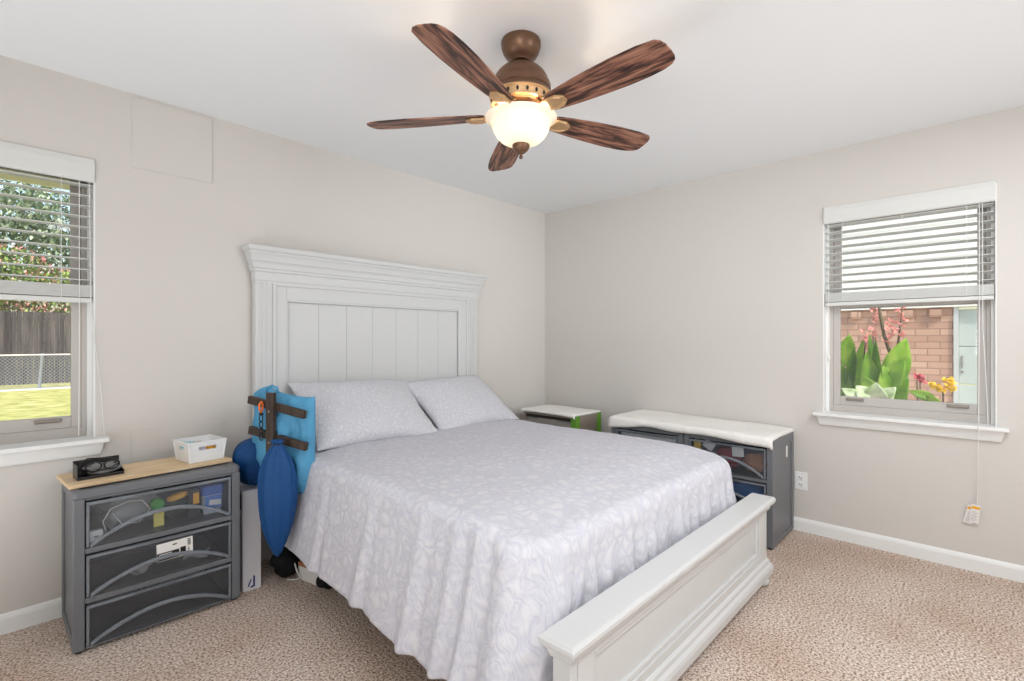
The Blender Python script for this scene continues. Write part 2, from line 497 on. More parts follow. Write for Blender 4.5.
# wall outlet
ot = thing('wall_outlet', 'white double wall outlet beside the grey cart below the right window', 'outlet', (XR, 0.848, 0.325))
MB().box(-0.006, 0, -0.036, 0.036, -0.058, 0.058).build('cover_plate', M_white, ot, bevel=0.003)
for dz in (-0.022, 0.022):
    r = MB().box(-0.009, -0.005, -0.017, 0.017, dz - 0.014, dz + 0.014).build('receptacle', M_white, ot, bevel=0.003)
    mb = MB()
    for dy in (-0.007, 0.007): mb.box(-0.0096, -0.0088, dy - 0.0018, dy + 0.0018, dz - 0.003, dz + 0.007)
    mb.box(-0.0096, -0.0088, -0.0025, 0.0025, dz - 0.011, dz - 0.006)
    mb.build('slots', M_dark, r)

# ------------------------------------------------------------------ bed
BX0, BX1 = 1.035, 2.712
bed = thing('bed', 'white painted wooden panel bed with beadboard headboard and low footboard', 'bed', (0, 0, 0))
HY0, HY1 = 2.935, 2.985
hb = MB()
hb.box(BX0 + 0.10, BX1 - 0.10, HY0 + 0.012, HY1, 0.30, 0.62)       # lower board
hb.box(BX0 + 0.10, BX0 + 0.175, HY0 + 0.008, HY1, 0.62, 1.58)
hb.box(BX1 - 0.175, BX1 - 0.10, HY0 + 0.008, HY1, 0.62, 1.58)
hb.box(BX0 + 0.175, BX1 - 0.175, HY0 + 0.008, HY1, 1.475, 1.58)
headboard = hb.build('headboard', M_bed, bed, bevel=0.003)
for x in (BX0, BX1 - 0.092):
    p = MB()
    p.box(x, x + 0.092, HY0, HY1, 0, 1.60)
    for i in range(3): p.box(x + 0.014 + i * 0.024, x + 0.028 + i * 0.024, HY0 - 0.004, HY0, 0.30, 1.585)
    p.build('post', M_bed, headboard, bevel=0.003)
px0, px1 = BX0 + 0.175, BX1 - 0.175
mb = MB()
nb = 7
for i in range(nb):
    w = (px1 - px0 - 0.03) / nb
    mb.box(px0 + 0.015 + i * w + 0.0004, px0 + 0.015 + (i + 1) * w - 0.0004, HY0 + 0.026, HY1 - 0.004, 0.62, 1.462)
mb.box(px0, px1, HY0 + 0.031, HY1 - 0.002, 0.60, 1.478)
mb.build('beadboard_panel', M_bed, headboard, bevel=0.0022)
mb = MB()   # bead moulding round the panel and outer strip
def bead(mb, a0, a1, z0, z1, y, w, d):
    mb.box(a0, a0 + w, y - d, y + 0.01, z0, z1); mb.box(a1 - w, a1, y - d, y + 0.01, z0, z1)
    mb.box(a0 + w, a1 - w, y - d, y + 0.01, z1 - w, z1)
bead(mb, px0 - 0.004, px1 + 0.004, 0.6, 1.479, HY0 + 0.016, 0.016, 0.004)
bead(mb, BX0 + 0.094, BX1 - 0.094, 0.6, 1.572, HY0 + 0.008, 0.020, 0.010)
mb.build('panel_bead', M_bed, headboard, bevel=0.004, seg=3)
crown = [(0.0, 1.560), (0.006, 1.562), (0.008, 1.572), (0.012, 1.578), (0.012, 1.622), (0.020, 1.628), (0.020, 1.640), (0.026, 1.644), (0.026, 1.668),
         (0.030, 1.676), (0.037, 1.684), (0.037, 1.692), (0.041, 1.708), (0.047, 1.720), (0.051, 1.724), (0.051, 1.734), (0.060, 1.738), (0.062, 1.748), (0.062, 1.760), (0.057, 1.765)]
MB().molding(crown, BX0 + 0.006, BX1 - 0.006, HY0 + 0.004, HY1).build('crown_molding', M_bed, headboard, bevel=0.0015)

FX0, FX1 = 1.068, 2.735
FY0, FY1 = 0.792, 0.852
fb = MB()
fb.box(FX0, FX1, FY0 + 0.018, FY1, 0.075, 0.405)
footboard = fb.build('footboard', M_bed, bed, bevel=0.002)
mb = MB()   # rails and stiles
mb.box(FX0, FX0 + 0.115, FY0, FY0 + 0.02, 0.075, 0.405); mb.box(FX1 - 0.115, FX1, FY0, FY0 + 0.02, 0.075, 0.405)
mb.box(FX0 + 0.115, FX1 - 0.115, FY0, FY0 + 0.02, 0.075, 0.165); mb.box(FX0 + 0.115, FX1 - 0.115, FY0, FY0 + 0.02, 0.352, 0.405)
mb.build('rail_and_stile_frame', M_bed, footboard, bevel=0.0025)
mb = MB()
a0, a1 = FX0 + 0.115, FX1 - 0.115
for (x0, x1, z0, z1) in ((a0, a0 + 0.020, 0.165, 0.352), (a1 - 0.020, a1, 0.165, 0.352), (a0 + 0.020, a1 - 0.020, 0.332, 0.352), (a0 + 0.020, a1 - 0.020, 0.165, 0.185)):
    mb.box(x0, x1, FY0 + 0.006, FY0 + 0.02, z0, z1)
mb.build('panel_bead', M_bed, footboard, bevel=0.004, seg=3)
for x in (FX0 + 0.03, FX1 - 0.038):
    MB().box(x, x + 0.008, FY0 - 0.003, FY0, 0.13, 0.40).build('reed_strip', M_bed, footboard, bevel=0.002)
cap = [(0.0, 0.372), (0.010, 0.378), (0.014, 0.388), (0.014, 0.400), (0.022, 0.404), (0.030, 0.410), (0.034, 0.420), (0.034, 0.430), (0.029, 0.436), (0.027, 0.4395), (0.020, 0.4405)]
MB().molding4(cap, FX0, FX1, FY0, FY1 - 0.008).build('cap', M_bed, footboard, bevel=0.0015)
basep = [(0.018, 0.048), (0.024, 0.052), (0.026, 0.085), (0.022, 0.098), (0.012, 0.108), (0.010, 0.122), (0.003, 0.130), (0.0, 0.132)]
MB().molding4(basep, FX0, FX1, FY0, FY1 - 0.015).build('base_molding', M_bed, footboard, bevel=0.0015)
bun = [(0.020, 0), (0.030, 0.003), (0.040, 0.014), (0.043, 0.026), (0.038, 0.040), (0.028, 0.047), (0.026, 0.054)]
for x in (FX0 + 0.035, FX1 - 0.035):
    MB().lathe(bun, 24, (x, (FY0 + FY1) / 2 - 0.01, 0)).build('bun_foot', M_bed, footboard, smooth=True)
for x in (1.125, 2.625):
    MB().box(x, x + 0.03, FY1, HY0 + 0.01, 0.235, 0.37).build('side_rail', M_bed, bed, bevel=0.003)
mb = MB()
for i in range(11): mb.box(1.155, 2.625, 1.0 + i * 0.17, 1.08 + i * 0.17, 0.33, 0.35)
mb.build('slats', M_plank, bed)

def superpts(x0, x1, y0, y1, r, n=6):
    pts = []
    for cx, cy, a in ((x1 - r, y1 - r, 0), (x0 + r, y1 - r, 90), (x0 + r, y0 + r, 180), (x1 - r, y0 + r, 270)):
        for k in range(n + 1):
            t = math.radians(a + 90 * k / n)
            pts.append((cx + r * math.cos(t), cy + r * math.sin(t)))
    return pts
mb = MB()
rg = []
for ins, z in ((0.03, 0.352), (0.0, 0.375), (0.0, 0.575), (0.01, 0.60), (0.035, 0.615)):
    rg.append([(x, y, z) for x, y in superpts(1.145 + ins, 2.635 - ins, 0.985 + ins, 2.925 - ins, 0.08)])
mb.rings(rg)
tag(mb.build('mattress', M_mattress, smooth=False, auto=50), 'thick white mattress lying on the bed under the coverlet', 'mattress')

# coverlet --------------------------------------------------------
def make_coverlet():
    L, R, F, Hd, r = 1.140, 2.662, 0.978, 2.66, 0.10
    rs, zt = 0.06, 0.672
    path = []            # (x, y, nx, ny, s, seg)
    s = 0
    n1 = 84
    for i in range(n1):
        y = Hd + (F + r - Hd) * i / n1
        path.append((L, y, -1, 0, Hd - y, 'L'))
    l1 = Hd - F - r
    for i in range(17):
        t = PI / 2 * i / 16
        path.append((L + r - r * math.cos(t), F + r - r * math.sin(t), -math.cos(t), -math.sin(t), l1 + r * t, 'C1'))
    l2 = l1 + r * PI / 2
    n2 = 84
    for i in range(1, n2):
        x = L + r + (R - r - L - r) * i / n2
        path.append((x, F, 0, -1, l2 + x - L - r, 'F'))
    l3 = l2 + (R - L - 2 * r)
    for i in range(13):
        t = PI / 2 * i / 12
        path.append((R - r + r * math.sin(t), F + r - r * math.cos(t), math.sin(t), -math.cos(t), l3 + r * t, 'C2'))
    l4 = l3 + r * PI / 2
    for i in range(1, 85):
        y = F + r + (Hd - F - r) * i / 84
        path.append((R, y, 1, 0, l4 + y - F - r, 'R'))
    xc = (L + R) / 2
    def sm(a, b, t):
        t = max(0, min(1, (t - a) / (b - a))); return t * t * (3 - 2 * t)
    def ztop(x, y):
        z = zt + 0.0035 * noise.noise(Vector((x * 16, y * 9, 5))) + 0.010 * noise.noise(Vector((x * 2.2, y * 2.2, 3))) + 0.004 * noise.noise(Vector((x * 6, y * 6, 8)))
        z -= 0.03 * sm(1.25, 0.95, y)
        e = min(x - L, R - x)
        return z - 0.012 * sm(0.25, 0.0, e)
    folds = [(0.46, 0.013, 0.030), (0.51, -0.008, 0.022), (0.86, 0.019, 0.030), (0.91, -0.010, 0.020), (1.20, 0.024, 0.030), (1.26, -0.014, 0.022),
             (1.39, 0.030, 0.026), (1.44, -0.018, 0.020), (1.50, 0.044, 0.024), (1.555, -0.016, 0.018), (1.61, 0.052, 0.026), (1.66, -0.012, 0.016), (1.70, 0.024, 0.022)]
    rows = []
    K = 22
    for (x, y, nx, ny, s, seg) in path:
        row = []
        tx, ty = xc, max(y, 1.75)
        for k in range(K, 0, -1):
            f = k / K
            f = 1 - (1 - f) ** 1.0
            px, py = x + (tx - x) * f, y + (ty - y) * f
            row.append((px, py, ztop(px, py)))
        z0 = ztop(x, y)
        for j in range(0, 6):
            a = PI / 2 * j / 6
            pk = 0.35 * sum(A * math.exp(-((s - c) / w) ** 2) for c, A, w in folds) * (j / 6) ** 2
            row.append((x + nx * (rs * math.sin(a) + pk), y + ny * (rs * math.sin(a) + pk), z0 - rs * (1 - math.cos(a))))
        # hem height, flare
        if seg in ('L', 'C1'):
            hem = 0.212 - 0.045 * sm(0.2, 1.4, s) + 0.006 * math.sin(s * 9)
            flare = 0.066 + 0.030 * sm(0.1, 1.5, s)
            if seg == 'C1' : hem -= 0.06 * sm(l1, l2, s)
        elif seg == 'F':
            d = s - l2
            hem = 0.10 + 0.285 * sm(0.0, 0.10, d)
            flare = 0.012
        elif seg == 'C2':
            hem, flare = 0.385 - 0.12 * sm(0.05, 0.16, s - l3), 0.02 + 0.10 * sm(0.03, 0.16, s - l3)
        else:
            hem, flare = 0.24, 0.12 - 0.06 * sm(0.0, 0.5, s - l4)
        fold = sum(A * math.exp(-((s - c) / w) ** 2) for c, A, w in folds)
        if seg == 'F': fold += 0.011 * math.sin((s - l2) * 62 + 1.5 * math.sin(s * 17)) + 0.006 * math.sin((s - l2) * 27)
        if seg in ('R', 'C2'): fold += 0.012 * math.sin(s * 21)
        J = 18
        for j in range(0, J + 1):
            t = j / J
            o = rs + flare * t ** 1.2 + fold * (0.35 + 0.65 * t) * (1 if seg != 'F' else min(1, t * 2.2))
            o += (0.006 * noise.noise(Vector((s * 7, t * 3, 1))) + 0.006 * noise.noise(Vector((s * 19, t * 2.5, 6)))) * (0.3 + 0.7 * t)
            X = x + nx * o; Yv = y + ny * o
            if seg == 'C1' or (seg == 'F' and s - l2 < 0.10):
                k = sm(0, 1, t) * (1 if seg == 'C1' else 1 - sm(0.0, 0.10, s - l2))
                X -= k * 0.115 * sm(l1, l2, s) 
            Yv = max(Yv, 0.893)
            row.append((X, Yv, (z0 - rs) + (hem - (z0 - rs)) * t))
        rows.append(row)
    mb = MB()
    mb.grid(rows)
    o = mb.build('coverlet', M_coverlet, smooth=True, solid=0.007, sub=1, doubles=0.0008)
    return tag(o, 'pale grey lavender quilted coverlet draped over the bed', 'bedspread')
make_coverlet()

def pillow_mesh(w, h, t, sag=0.04, seed=0, n=26, corner=0.10):
    mb = MB()
    top, bot = [], []
    def pt(u, v, sgn):
        ex = 1 - 0.085 * (1 - v * v) * abs(u) ** 3
        ey = 1 - 0.11 * (1 - u * u) * abs(v) ** 3
        x, y = u * w / 2 * ex, v * h / 2 * ey
        q = max(0, 1 - abs(u) ** 2.6) ** 0.55 * max(0, 1 - abs(v) ** 2.6) ** 0.55
        z = sgn * t / 2 * q
        if sgn > 0: z += 0.012 * q * noise.noise(Vector((u * 1.8 + seed, v * 1.8, 4))) + 0.004 * noise.noise(Vector((u * 5 + seed, v * 5, 7)))
        z -= sag * (u * u) * 0.4 - 0.012 * (u * v) ** 4
        return (x, y, z)
    us = [math.sin(PI / 2 * (-1 + 2 * i / n)) for i in range(n + 1)]
    mb.grid([[pt(u, v, 1) for u in us] for v in us])
    mb.grid([[pt(u, v, -1) for u in us] for v in us])
    return mb

def pillow(name, loc, rot, w, h, t, label, seed):
    mb = pillow_mesh(w, h, t, 0.04, seed)
    o = mb.build(name, M_pillow, smooth=True, doubles=0.0006)
    # stitched flange
    f = MB()
    pts = []
    for k in range(4):
        pass
    o.location = loc
    o.rotation_euler = rot
    return tag(o, label, 'pillow', 'bed pillows')
pillow('pillow', (1.585, 2.675, 0.822), (math.radians(37), math.radians(2.0), math.radians(-2)), 0.80, 0.54, 0.18, 'grey patterned pillow on the left beside the blue bag', 1)
pillow('pillow', (2.345, 2.690, 0.806), (math.radians(36), math.radians(-1.0), math.radians(4)), 0.77, 0.53, 0.17, 'grey patterned pillow on the right side nearer the room corner', 5)

# ------------------------------------------------------------------ ceiling fan
FXc, FYc = 1.481, 1.345
fan = thing('ceiling_fan', 'bronze ceiling fan with five weathered wood blades and lit glass bowl', 'ceiling fan', (FXc, FYc, 0))
MB().lathe([(0.077, 2.44), (0.080, 2.434), (0.0800, 2.424), (0.078, 2.410), (0.073, 2.395), (0.064, 2.380), (0.052, 2.369), (0.038, 2.362), (0.036, 2.358), (0.0005, 2.358)][::-1], 40).build('canopy', M_bronze, fan, smooth=False, auto=40)
MB().lathe([(0.022, 2.345), (0.024, 2.352), (0.012, 2.358), (0.012, 2.366)], 20).build('downrod', M_bronze, fan, smooth=False, auto=40)
mb = MB().lathe([(0.018, 2.346), (0.034, 2.342), (0.060, 2.334), (0.082, 2.321), (0.098, 2.304), (0.108, 2.286), (0.111, 2.272), (0.116, 2.268), (0.120, 2.256), (0.1205, 2.240), (0.117, 2.236), (0.120, 2.230), (0.124, 2.222), (0.124, 2.214), (0.121, 2.212), (0.116, 2.182), (0.108, 2.174), (0.090, 2.170), (0.066, 2.166), (0.056, 2.158), (0.058, 2.150), (0.080, 2.146), (0.086, 2.140), (0.060, 2.134), (0.001, 2.134)][::-1], 48)
motor = mb.build('motor_housing', M_bronze, fan, auto=35)
mb = MB().lathe([(0.120, 2.216), (0.1265, 2.214), (0.1265, 2.208), (0.1215, 2.205), (0.118, 2.186), (0.1215, 2.183), (0.1205, 2.176), (0.112, 2.174)][::-1], 48)
mb.build('decorative_band', M_bronze_light, motor, auto=35)
for k in range(20):
    a = 2 * PI * k / 20
    Mx = Matrix.Rotation(a, 4, 'Z') @ Matrix.Translation((0.1202, 0, 2.1955)) @ Matrix.Rotation(math.radians(-7), 4, 'Y')
    MB().rings([[Mx @ Vector((o, 0.0055 * s * math.cos(t * PI / 4), 0.0085 * s * math.sin(t * PI / 4))) for t in range(8)] for o, s in ((-0.003, 1), (0.0016, 1), (0.0022, 0.7))]).build('band_notch', M_dark, motor, smooth=True)

M_bowl = mat('lit_alabaster_glass', (255, 244, 224), 0.35, 0.4)
b = bsdf(M_bowl)
b.inputs['Emission Color'].default_value = (1.0, 0.72, 0.42, 1)
b.inputs['Emission Strength'].default_value = 0.06
b.inputs['Transmission Weight'].default_value = 0.0
nt = M_bowl.node_tree
trn = nt.nodes.new('ShaderNodeBsdfTranslucent'); trn.inputs[0].default_value = (1.0, 0.90, 0.72, 1)
mxs = nt.nodes.new('ShaderNodeMixShader'); mxs.inputs[0].default_value = 0.028
out = nt.nodes['Material Output']
nt.links.new(b.outputs[0], mxs.inputs[1]); nt.links.new(trn.outputs[0], mxs.inputs[2]); nt.links.new(mxs.outputs[0], out.inputs[0])
prof = [(0.144, 2.131), (0.141, 2.126), (0.127, 2.119), (0.119, 2.106), (0.113, 2.085), (0.101, 2.062), (0.082, 2.042), (0.058, 2.029), (0.030, 2.023), (0.004, 2.022)]
inner = [(max(r - 0.004, 0.003), z + 0.004) for r, z in prof]
MB().rings([[(r * math.cos(2 * PI * k / 48), r * math.sin(2 * PI * k / 48), z) for k in range(48)] for r, z in prof], cap0=False, cap1=True).build('glass_bowl', M_bowl, fan, smooth=True)
MB().lathe([(0.003, 1.968), (0.007, 1.970), (0.008, 1.976), (0.005, 1.982), (0.007, 1.987), (0.016, 1.991), (0.029, 2.003), (0.035, 2.016), (0.034, 2.026), (0.012, 2.030)], 28).build('finial', M_bronze, fan, auto=40)
MB().tube([(0, 0, 2.025), (0, 0, 2.145)], 0.008, 12).build('centre_stem', M_bronze, fan)
M_bulb = clear_plastic('clear_bulb_glass', (1.0, 0.97, 0.92), (0.9, 0.88, 0.84), 0.08)
for a in (-46.7, 133.3):
    x, y = 0.060 * math.cos(math.radians(a)), 0.060 * math.sin(math.radians(a))
    MB().lathe([(0.004, 2.068), (0.016, 2.074), (0.021, 2.088), (0.018, 2.102), (0.010, 2.116), (0.010, 2.130)], 16, (x, y, 0)).build('bulb', M_bulb, fan, smooth=True)
    l = light('bulb_light', 'POINT', (FXc + x, FYc + y, 2.082), 2.8, (1.0, 0.84, 0.62), radius=0.014)

# blades
def blade_poly():
    top = [(0.145, 0.040), (0.17, 0.048), (0.25, 0.058), (0.36, 0.068), (0.46, 0.073), (0.54, 0.072), (0.590, 0.067), (0.622, 0.057), (0.638, 0.044), (0.644, 0.028)]
    bot = [(0.645, 0.0), (0.643, -0.028), (0.635, -0.050), (0.620, -0.063), (0.56, -0.071), (0.46, -0.072), (0.34, -0.066), (0.24, -0.056), (0.17, -0.047), (0.145, -0.040)]
    return top + bot
bl = MB().prism(blade_poly(), -0.003, 0.003).build('blade', M_blade, None, bevel=0.0015)
ir = MB()
def strip(mb, pts, ws, th):
    mb.rings([[(x, -w, z), (x, w, z), (x, w, z + th), (x, -w, z + th)] for (x, z), w in zip(pts, ws)])
strip(ir, [(0.075, 0.030), (0.095, 0.022), (0.110, 0.006), (0.13, -0.006), (0.16, -0.0115), (0.20, -0.0115), (0.228, -0.0105)], [0.014, 0.016, 0.019, 0.024, 0.034, 0.034, 0.014], 0.008)
ir.tube([(0.10, -0.012, 0.008), (0.13, -0.021, -0.004), (0.165, -0.030, -0.009), (0.195, -0.026, -0.010), (0.215, -0.012, -0.010)], 0.006, 8)
ir.tube([(0.10, 0.012, 0.008), (0.13, 0.021, -0.004), (0.165, 0.030, -0.009), (0.195, 0.026, -0.010), (0.215, 0.012, -0.010)], 0.006, 8)
ir = ir.build('blade_iron', M_bronze_light, bl, bevel=0.002)
for k in range(5):
    o = bl if k == 0 else copy_tree(bl)
    o.parent = fan
    o.location = (0, 0, 2.142)
    o.rotation_euler = (Matrix.Rotation(math.radians(-163.5 + 72 * k), 4, 'Z') @ Matrix.Rotation(math.radians(-12), 4, 'X')).to_euler()

# ------------------------------------------------------------------ drawer carts
def make_cart(label, group, W_, D, H_, mat_frame, drawer_z, top_h, clear, loc, rz, face=0.0, feet=True):
    """local: front faces -y, x 0..W_, y 0..D"""
    root = thing('drawer_cart', label, 'storage cart', loc, rz, group)
    f = MB()
    p = 0.036
    f.box(0, p, 0, 0.05, 0.012, H_ - top_h); f.box(W_ - p, W_, 0, 0.05, 0.012, H_ - top_h)           # front posts
    f.box(0, 0.04, D - 0.04, D, 0.012, H_ - top_h); f.box(W_ - 0.04, W_, D - 0.04, D, 0.012, H_ - top_h)  # rear posts
    f.box(0, p, 0.05, D - 0.04, 0.012, 0.026); f.box(W_ - p, W_, 0.05, D - 0.04, 0.012, 0.026)
    zs = [0.012] + [z for d in drawer_z for z in d] + [H_ - top_h]
    for i in range(0, len(zs) - 1, 2):
        f.box(p, W_ - p, 0.004, 0.05, zs[i], zs[i + 1])
    frame = f.build('frame', mat_frame, root, bevel=0.005, seg=2)
    MB().box(0.037, W_ - 0.037, 0.051, D - 0.041, 0.012, 0.018).build('bottom_panel', M_cart_dark, root)
    t = MB()
    t.rings([[(x, y, z) for x, y in superpts(0 - o, W_ + o, 0 - o, D + o, 0.02, 4)] for o, z in ((0.0, H_ - top_h), (0.002, H_ - top_h + 0.004), (0.002, H_ - 0.008), (-0.004, H_ - 0.001), (-0.020, H_), (-0.024, H_ - 0.005))])
    t.build('top', mat_frame, root, bevel=0.002)
    for (xa, xb, xo0, xo1) in ((0.008, 0.012, 0.0, 0.016), (W_ - 0.012, W_ - 0.008, W_ - 0.016, W_)):
        q = MB()
        q.box(xa, xb, 0.05, D - 0.04, 0.03, H_ - top_h)
        q.box(xo0 + 0.002, xo1 - 0.002, 0.05, D - 0.04, 0.012, 0.042)
        q.box(xo0, xo1, 0.05, D - 0.04, H_ - top_h - 0.03, H_ - top_h + 0.002)
        q.build('side_panel', mat_frame, root, bevel=0.002)
        MB().box(min(xa, xb) + (0.005 if xa < 0.1 else -0.005), max(xa, xb) + (0.003 if xa < 0.1 else -0.003), 0.05, D - 0.04, 0.03, H_ - top_h).build('inner_wall', M_cart_dark, root)
    MB().box(0.04, W_ - 0.04, D - 0.012, D - 0.006, 0.03, H_ - top_h).build('back_panel', M_cart_dark, root)
    for (x, y) in ((0.02, 0.025), (W_ - 0.02, 0.025), (0.02, D - 0.02), (W_ - 0.02, D - 0.02)):
        MB().lathe([(0.012, 0), (0.014, 0.003), (0.014, 0.014)], 14, (x, y, 0)).build('foot', M_black, root)
    drawers = []
    for (z0, z1) in drawer_z:
        d = MB()
        a, b_ = p + 0.004, W_ - p - 0.004
        za, zb = z0 + 0.004, z1 - 0.006
        N = 16
        # gently bowed front wall
        ring_o, ring_i = [], []
        for i in range(N + 1):
            u = i / N
            x = a + (b_ - a) * u
            y = 0.004 - 0.010 * math.sin(PI * u)
            ring_o.append((x, y)); ring_i.append((x, y + 0.003))
        poly = ring_o + ring_i[::-1]
        d.rings([[(x, y, z) for x, y in poly] for z in (za, zb)])
        dr = d.build('drawer', clear, root, auto=35)
        tr = MB()
        tr.box(a + 0.004, b_ - 0.004, 0.012, D - 0.03, za, za + 0.003)
        tr.box(a + 0.004, a + 0.007, 0.012, D - 0.03, za, zb - 0.01); tr.box(b_ - 0.007, b_ - 0.004, 0.012, D - 0.03, za, zb - 0.01)
        tr.build('tray', clear, dr)
        rd = MB()
        rd.box(a, b_, -0.004, 0.012, zb - 0.012, zb)                       # rim
        rd.box(a, a + 0.010, -0.001, 0.006, za, zb - 0.012); rd.box(b_ - 0.010, b_, -0.001, 0.006, za, zb - 0.012)
        rd.build('rim', M_ridge, dr, bevel=0.002)
        hn = MB()                                                          # curved finger ridge
        pts = []
        for i in range(25):
            u = i / 24
            pts.append((a + 0.012 + (b_ - a - 0.024) * u, -0.004 - 0.012 * math.sin(PI * u), za + 0.006 + (zb - za) * 0.50 * math.sin(PI * u) ** 0.85))
        hn.rings([[(x, y, z - 0.010), (x, y - 0.007, z - 0.006), (x, y - 0.007, z + 0.004), (x, y, z + 0.008)] for x, y, z in pts])
        hn.build('finger_ridge', M_ridge, dr)
        drawers.append(dr)
    return root, drawers

DZ3 = [(0.020, 0.190), (0.214, 0.388), (0.412, 0.600)]
cartL, drL = make_cart('grey three drawer plastic cart under the left window with plank on top', 'plastic drawer carts', 0.602, 0.415, 0.643, M_cart, DZ3, 0.032, M_clear, (0.237, 2.575, 0), 0)
# sticker on the middle drawer: white half, black half, barcode strip
st = MB()
Ms = Matrix.Translation((0.270, -0.0098, 0.285)) @ Matrix.Rotation(math.radians(-1.5), 4, 'Y')
st.box(0, 0.134, -0.0008, 0, 0, 0.076, Ms)
st = st.build('label_sticker', M_paper, drL[1])
mb = MB()
mb.box(0.001, 0.082, -0.0013, -0.0008, 0.002, 0.036, Ms)
mb.box(0.086, 0.107, -0.0013, -0.0008, 0.010, 0.040, Ms)
for i in range(9): mb.box(0.114, 0.126, -0.0013, -0.0008, 0.040 + i * 0.0034, 0.0414 + i * 0.0034 + 0.0006 * (i % 3), Ms)
for i in range(4): mb.box(0.115, 0.118 + 0.002 * (i % 3), -0.0013, -0.0008, 0.008 + i * 0.007, 0.012 + i * 0.007, Ms)
mb.box(0.058, 0.074, -0.0013, -0.0008, 0.058, 0.063, Ms)
mb.build('black_print', M_black, st)
mb = MB()
for i, (x1, z) in enumerate(((0.055, 0.028), (0.07, 0.020), (0.045, 0.012))): mb.box(0.008, x1, -0.0016, -0.0013, z, z + 0.003, Ms)
mb.build('white_print', M_paper, st)

# contents of the top drawer
cz = 0.421
def loop_pts(c, rx, rz, n, jitter, seed, y):
    rnd = random.Random(seed)
    return [(c[0] + rx * math.cos(2 * PI * i / n) + rnd.uniform(-jitter, jitter), y + 0.012 * math.sin(i * 0.9), c[1] + rz * math.sin(2 * PI * i / n)) for i in range(n * 2)]
o = MB().tube([(0.345, 2.63, cz + 0.03), (0.335, 2.632, 0.49), (0.36, 2.635, 0.535), (0.42, 2.64, 0.553), (0.47, 2.645, 0.545), (0.50, 2.65, 0.50), (0.46, 2.655, 0.45), (0.40, 2.65, 0.46), (0.37, 2.66, 0.51)], 0.0025, 6).build('charging_cable', M_cord, smooth=True)
tag(o, 'thin white cable looping inside the top drawer of the left cart', 'cable')
o = thing('wall_charger', 'small white plug adapter at left end of the cart top drawer', 'charger', (0.312, 2.625, cz))
MB().box(-0.022, 0.022, -0.015, 0.015, 0, 0.044).build('body', M_white, o, bevel=0.004)
MB().box(-0.008, 0.008, -0.0165, -0.015, 0.018, 0.024).build('port', M_handle, o)
for i in range(2): MB().box(-0.012 + i * 0.018, -0.006 + i * 0.018, 0.015, 0.03, 0.018, 0.022).build('prong', M_handle, o)
def crumple(name, c, size, m, seed, label, cat, sub=1, amp=0.3, n=10):
    mb = MB()
    bmesh.ops.create_icosphere(mb.bm, subdivisions=3, radius=1)
    for v_ in mb.bm.verts:
        k = 1 + amp * noise.noise(v_.co * 1.6 + Vector((seed, 0, 0))) + amp * 0.5 * noise.noise(v_.co * 4 + Vector((0, seed, 0)))
        v_.co = Vector((v_.co.x * size[0] * k, v_.co.y * size[1] * k, v_.co.z * size[2] * k))
    zmin = min(v_.co.z for v_ in mb.bm.verts)
    for v_ in mb.bm.verts: v_.co = v_.co + Vector((c[0], c[1], c[2] - zmin))
    o = mb.build(name, m, smooth=True)
    return tag(o, label, cat)
crumple('plastic_bag', (0.43, 2.70, cz), (0.115, 0.045, 0.075), M_film, 3, 'crumpled clear plastic bag inside the cart top drawer', 'plastic bag', amp=0.5)
crumple('cloth_pouch', (0.60, 2.72, cz), (0.075, 0.035, 0.045), mat('dark_green_cloth', (40, 66, 54), 0.8), 8, 'dark green cloth pouch in the middle of the cart top drawer', 'pouch')
o = MB().rings([[(0.522 + 0.024 * math.cos(t * PI / 6) * s, 2.632 + y, 0.518 + 0.024 * math.sin(t * PI / 6) * s) for t in range(12)] for y, s in ((0, 0.8), (-0.008, 1), (0.022, 1), (0.03, 0.8))]).build('plastic_disc', M_green, smooth=True)
tag(o, 'round bright green plastic disc behind the clear drawer front', 'disc')
o = MB().box(0.508, 0.546, 2.625, 2.640, cz, cz + 0.062).build('yellow_card_box', mat('pale_yellow_card', (232, 218, 110), 0.6), bevel=0.002)
tag(o, 'small pale yellow box standing in the cart top drawer', 'box')
tag(MB().tube([(0.565, 2.672, 0.518), (0.59, 2.67, 0.522), (0.625, 2.668, 0.53), (0.645, 2.667, 0.535)], [0.010, 0.017, 0.016, 0.008], 12).build('yellow_bottle', M_amber, smooth=True), 'yellow bottle lying on its side in the top drawer', 'bottle')
o = thing('card_box', 'black box with an orange picture in the cart top drawer', 'box', (0.668, 2.66, cz))
MB().box(-0.024, 0.024, -0.012, 0.018, 0, 0.125).build('carton', M_black, o, bevel=0.002)
MB().box(-0.006, 0.018, -0.0135, -0.012, 0.06, 0.11).build('picture', M_amber, o)
o = thing('plastic_tub', 'blue lidded tub with a white label at right end of the top drawer', 'tub', (0.741, 2.675, cz))
MB().rings([[(x, y, z) for x, y in superpts(-0.043 * s, 0.043 * s, -0.040 * s, 0.040 * s, 0.018, 5)] for s, z in ((0.86, 0), (0.9, 0.004), (1.0, 0.088), (1.0, 0.094))]).build('tub_body', mat('frosted_tub', (196, 206, 214), 0.3), o, bevel=0.001)
MB().rings([[(x, y, z) for x, y in superpts(-0.047 * s, 0.047 * s, -0.045 * s, 0.045 * s, 0.02, 5)] for s, z in ((1.0, 0.090), (1.02, 0.094), (1.02, 0.128), (0.96, 0.134))]).build('lid', M_blueplastic, o, bevel=0.001)
lb = MB().box(-0.034, 0.036, -0.0432, -0.0415, 0.026, 0.086).build('label', mat('blue_label', (84, 132, 210), 0.4), o, bevel=0.001)
MB().box(-0.024, 0.026, -0.0445, -0.0432, 0.042, 0.066, Matrix.Rotation(0.12, 4, 'Y')).build('white_lettering', M_paper, lb)
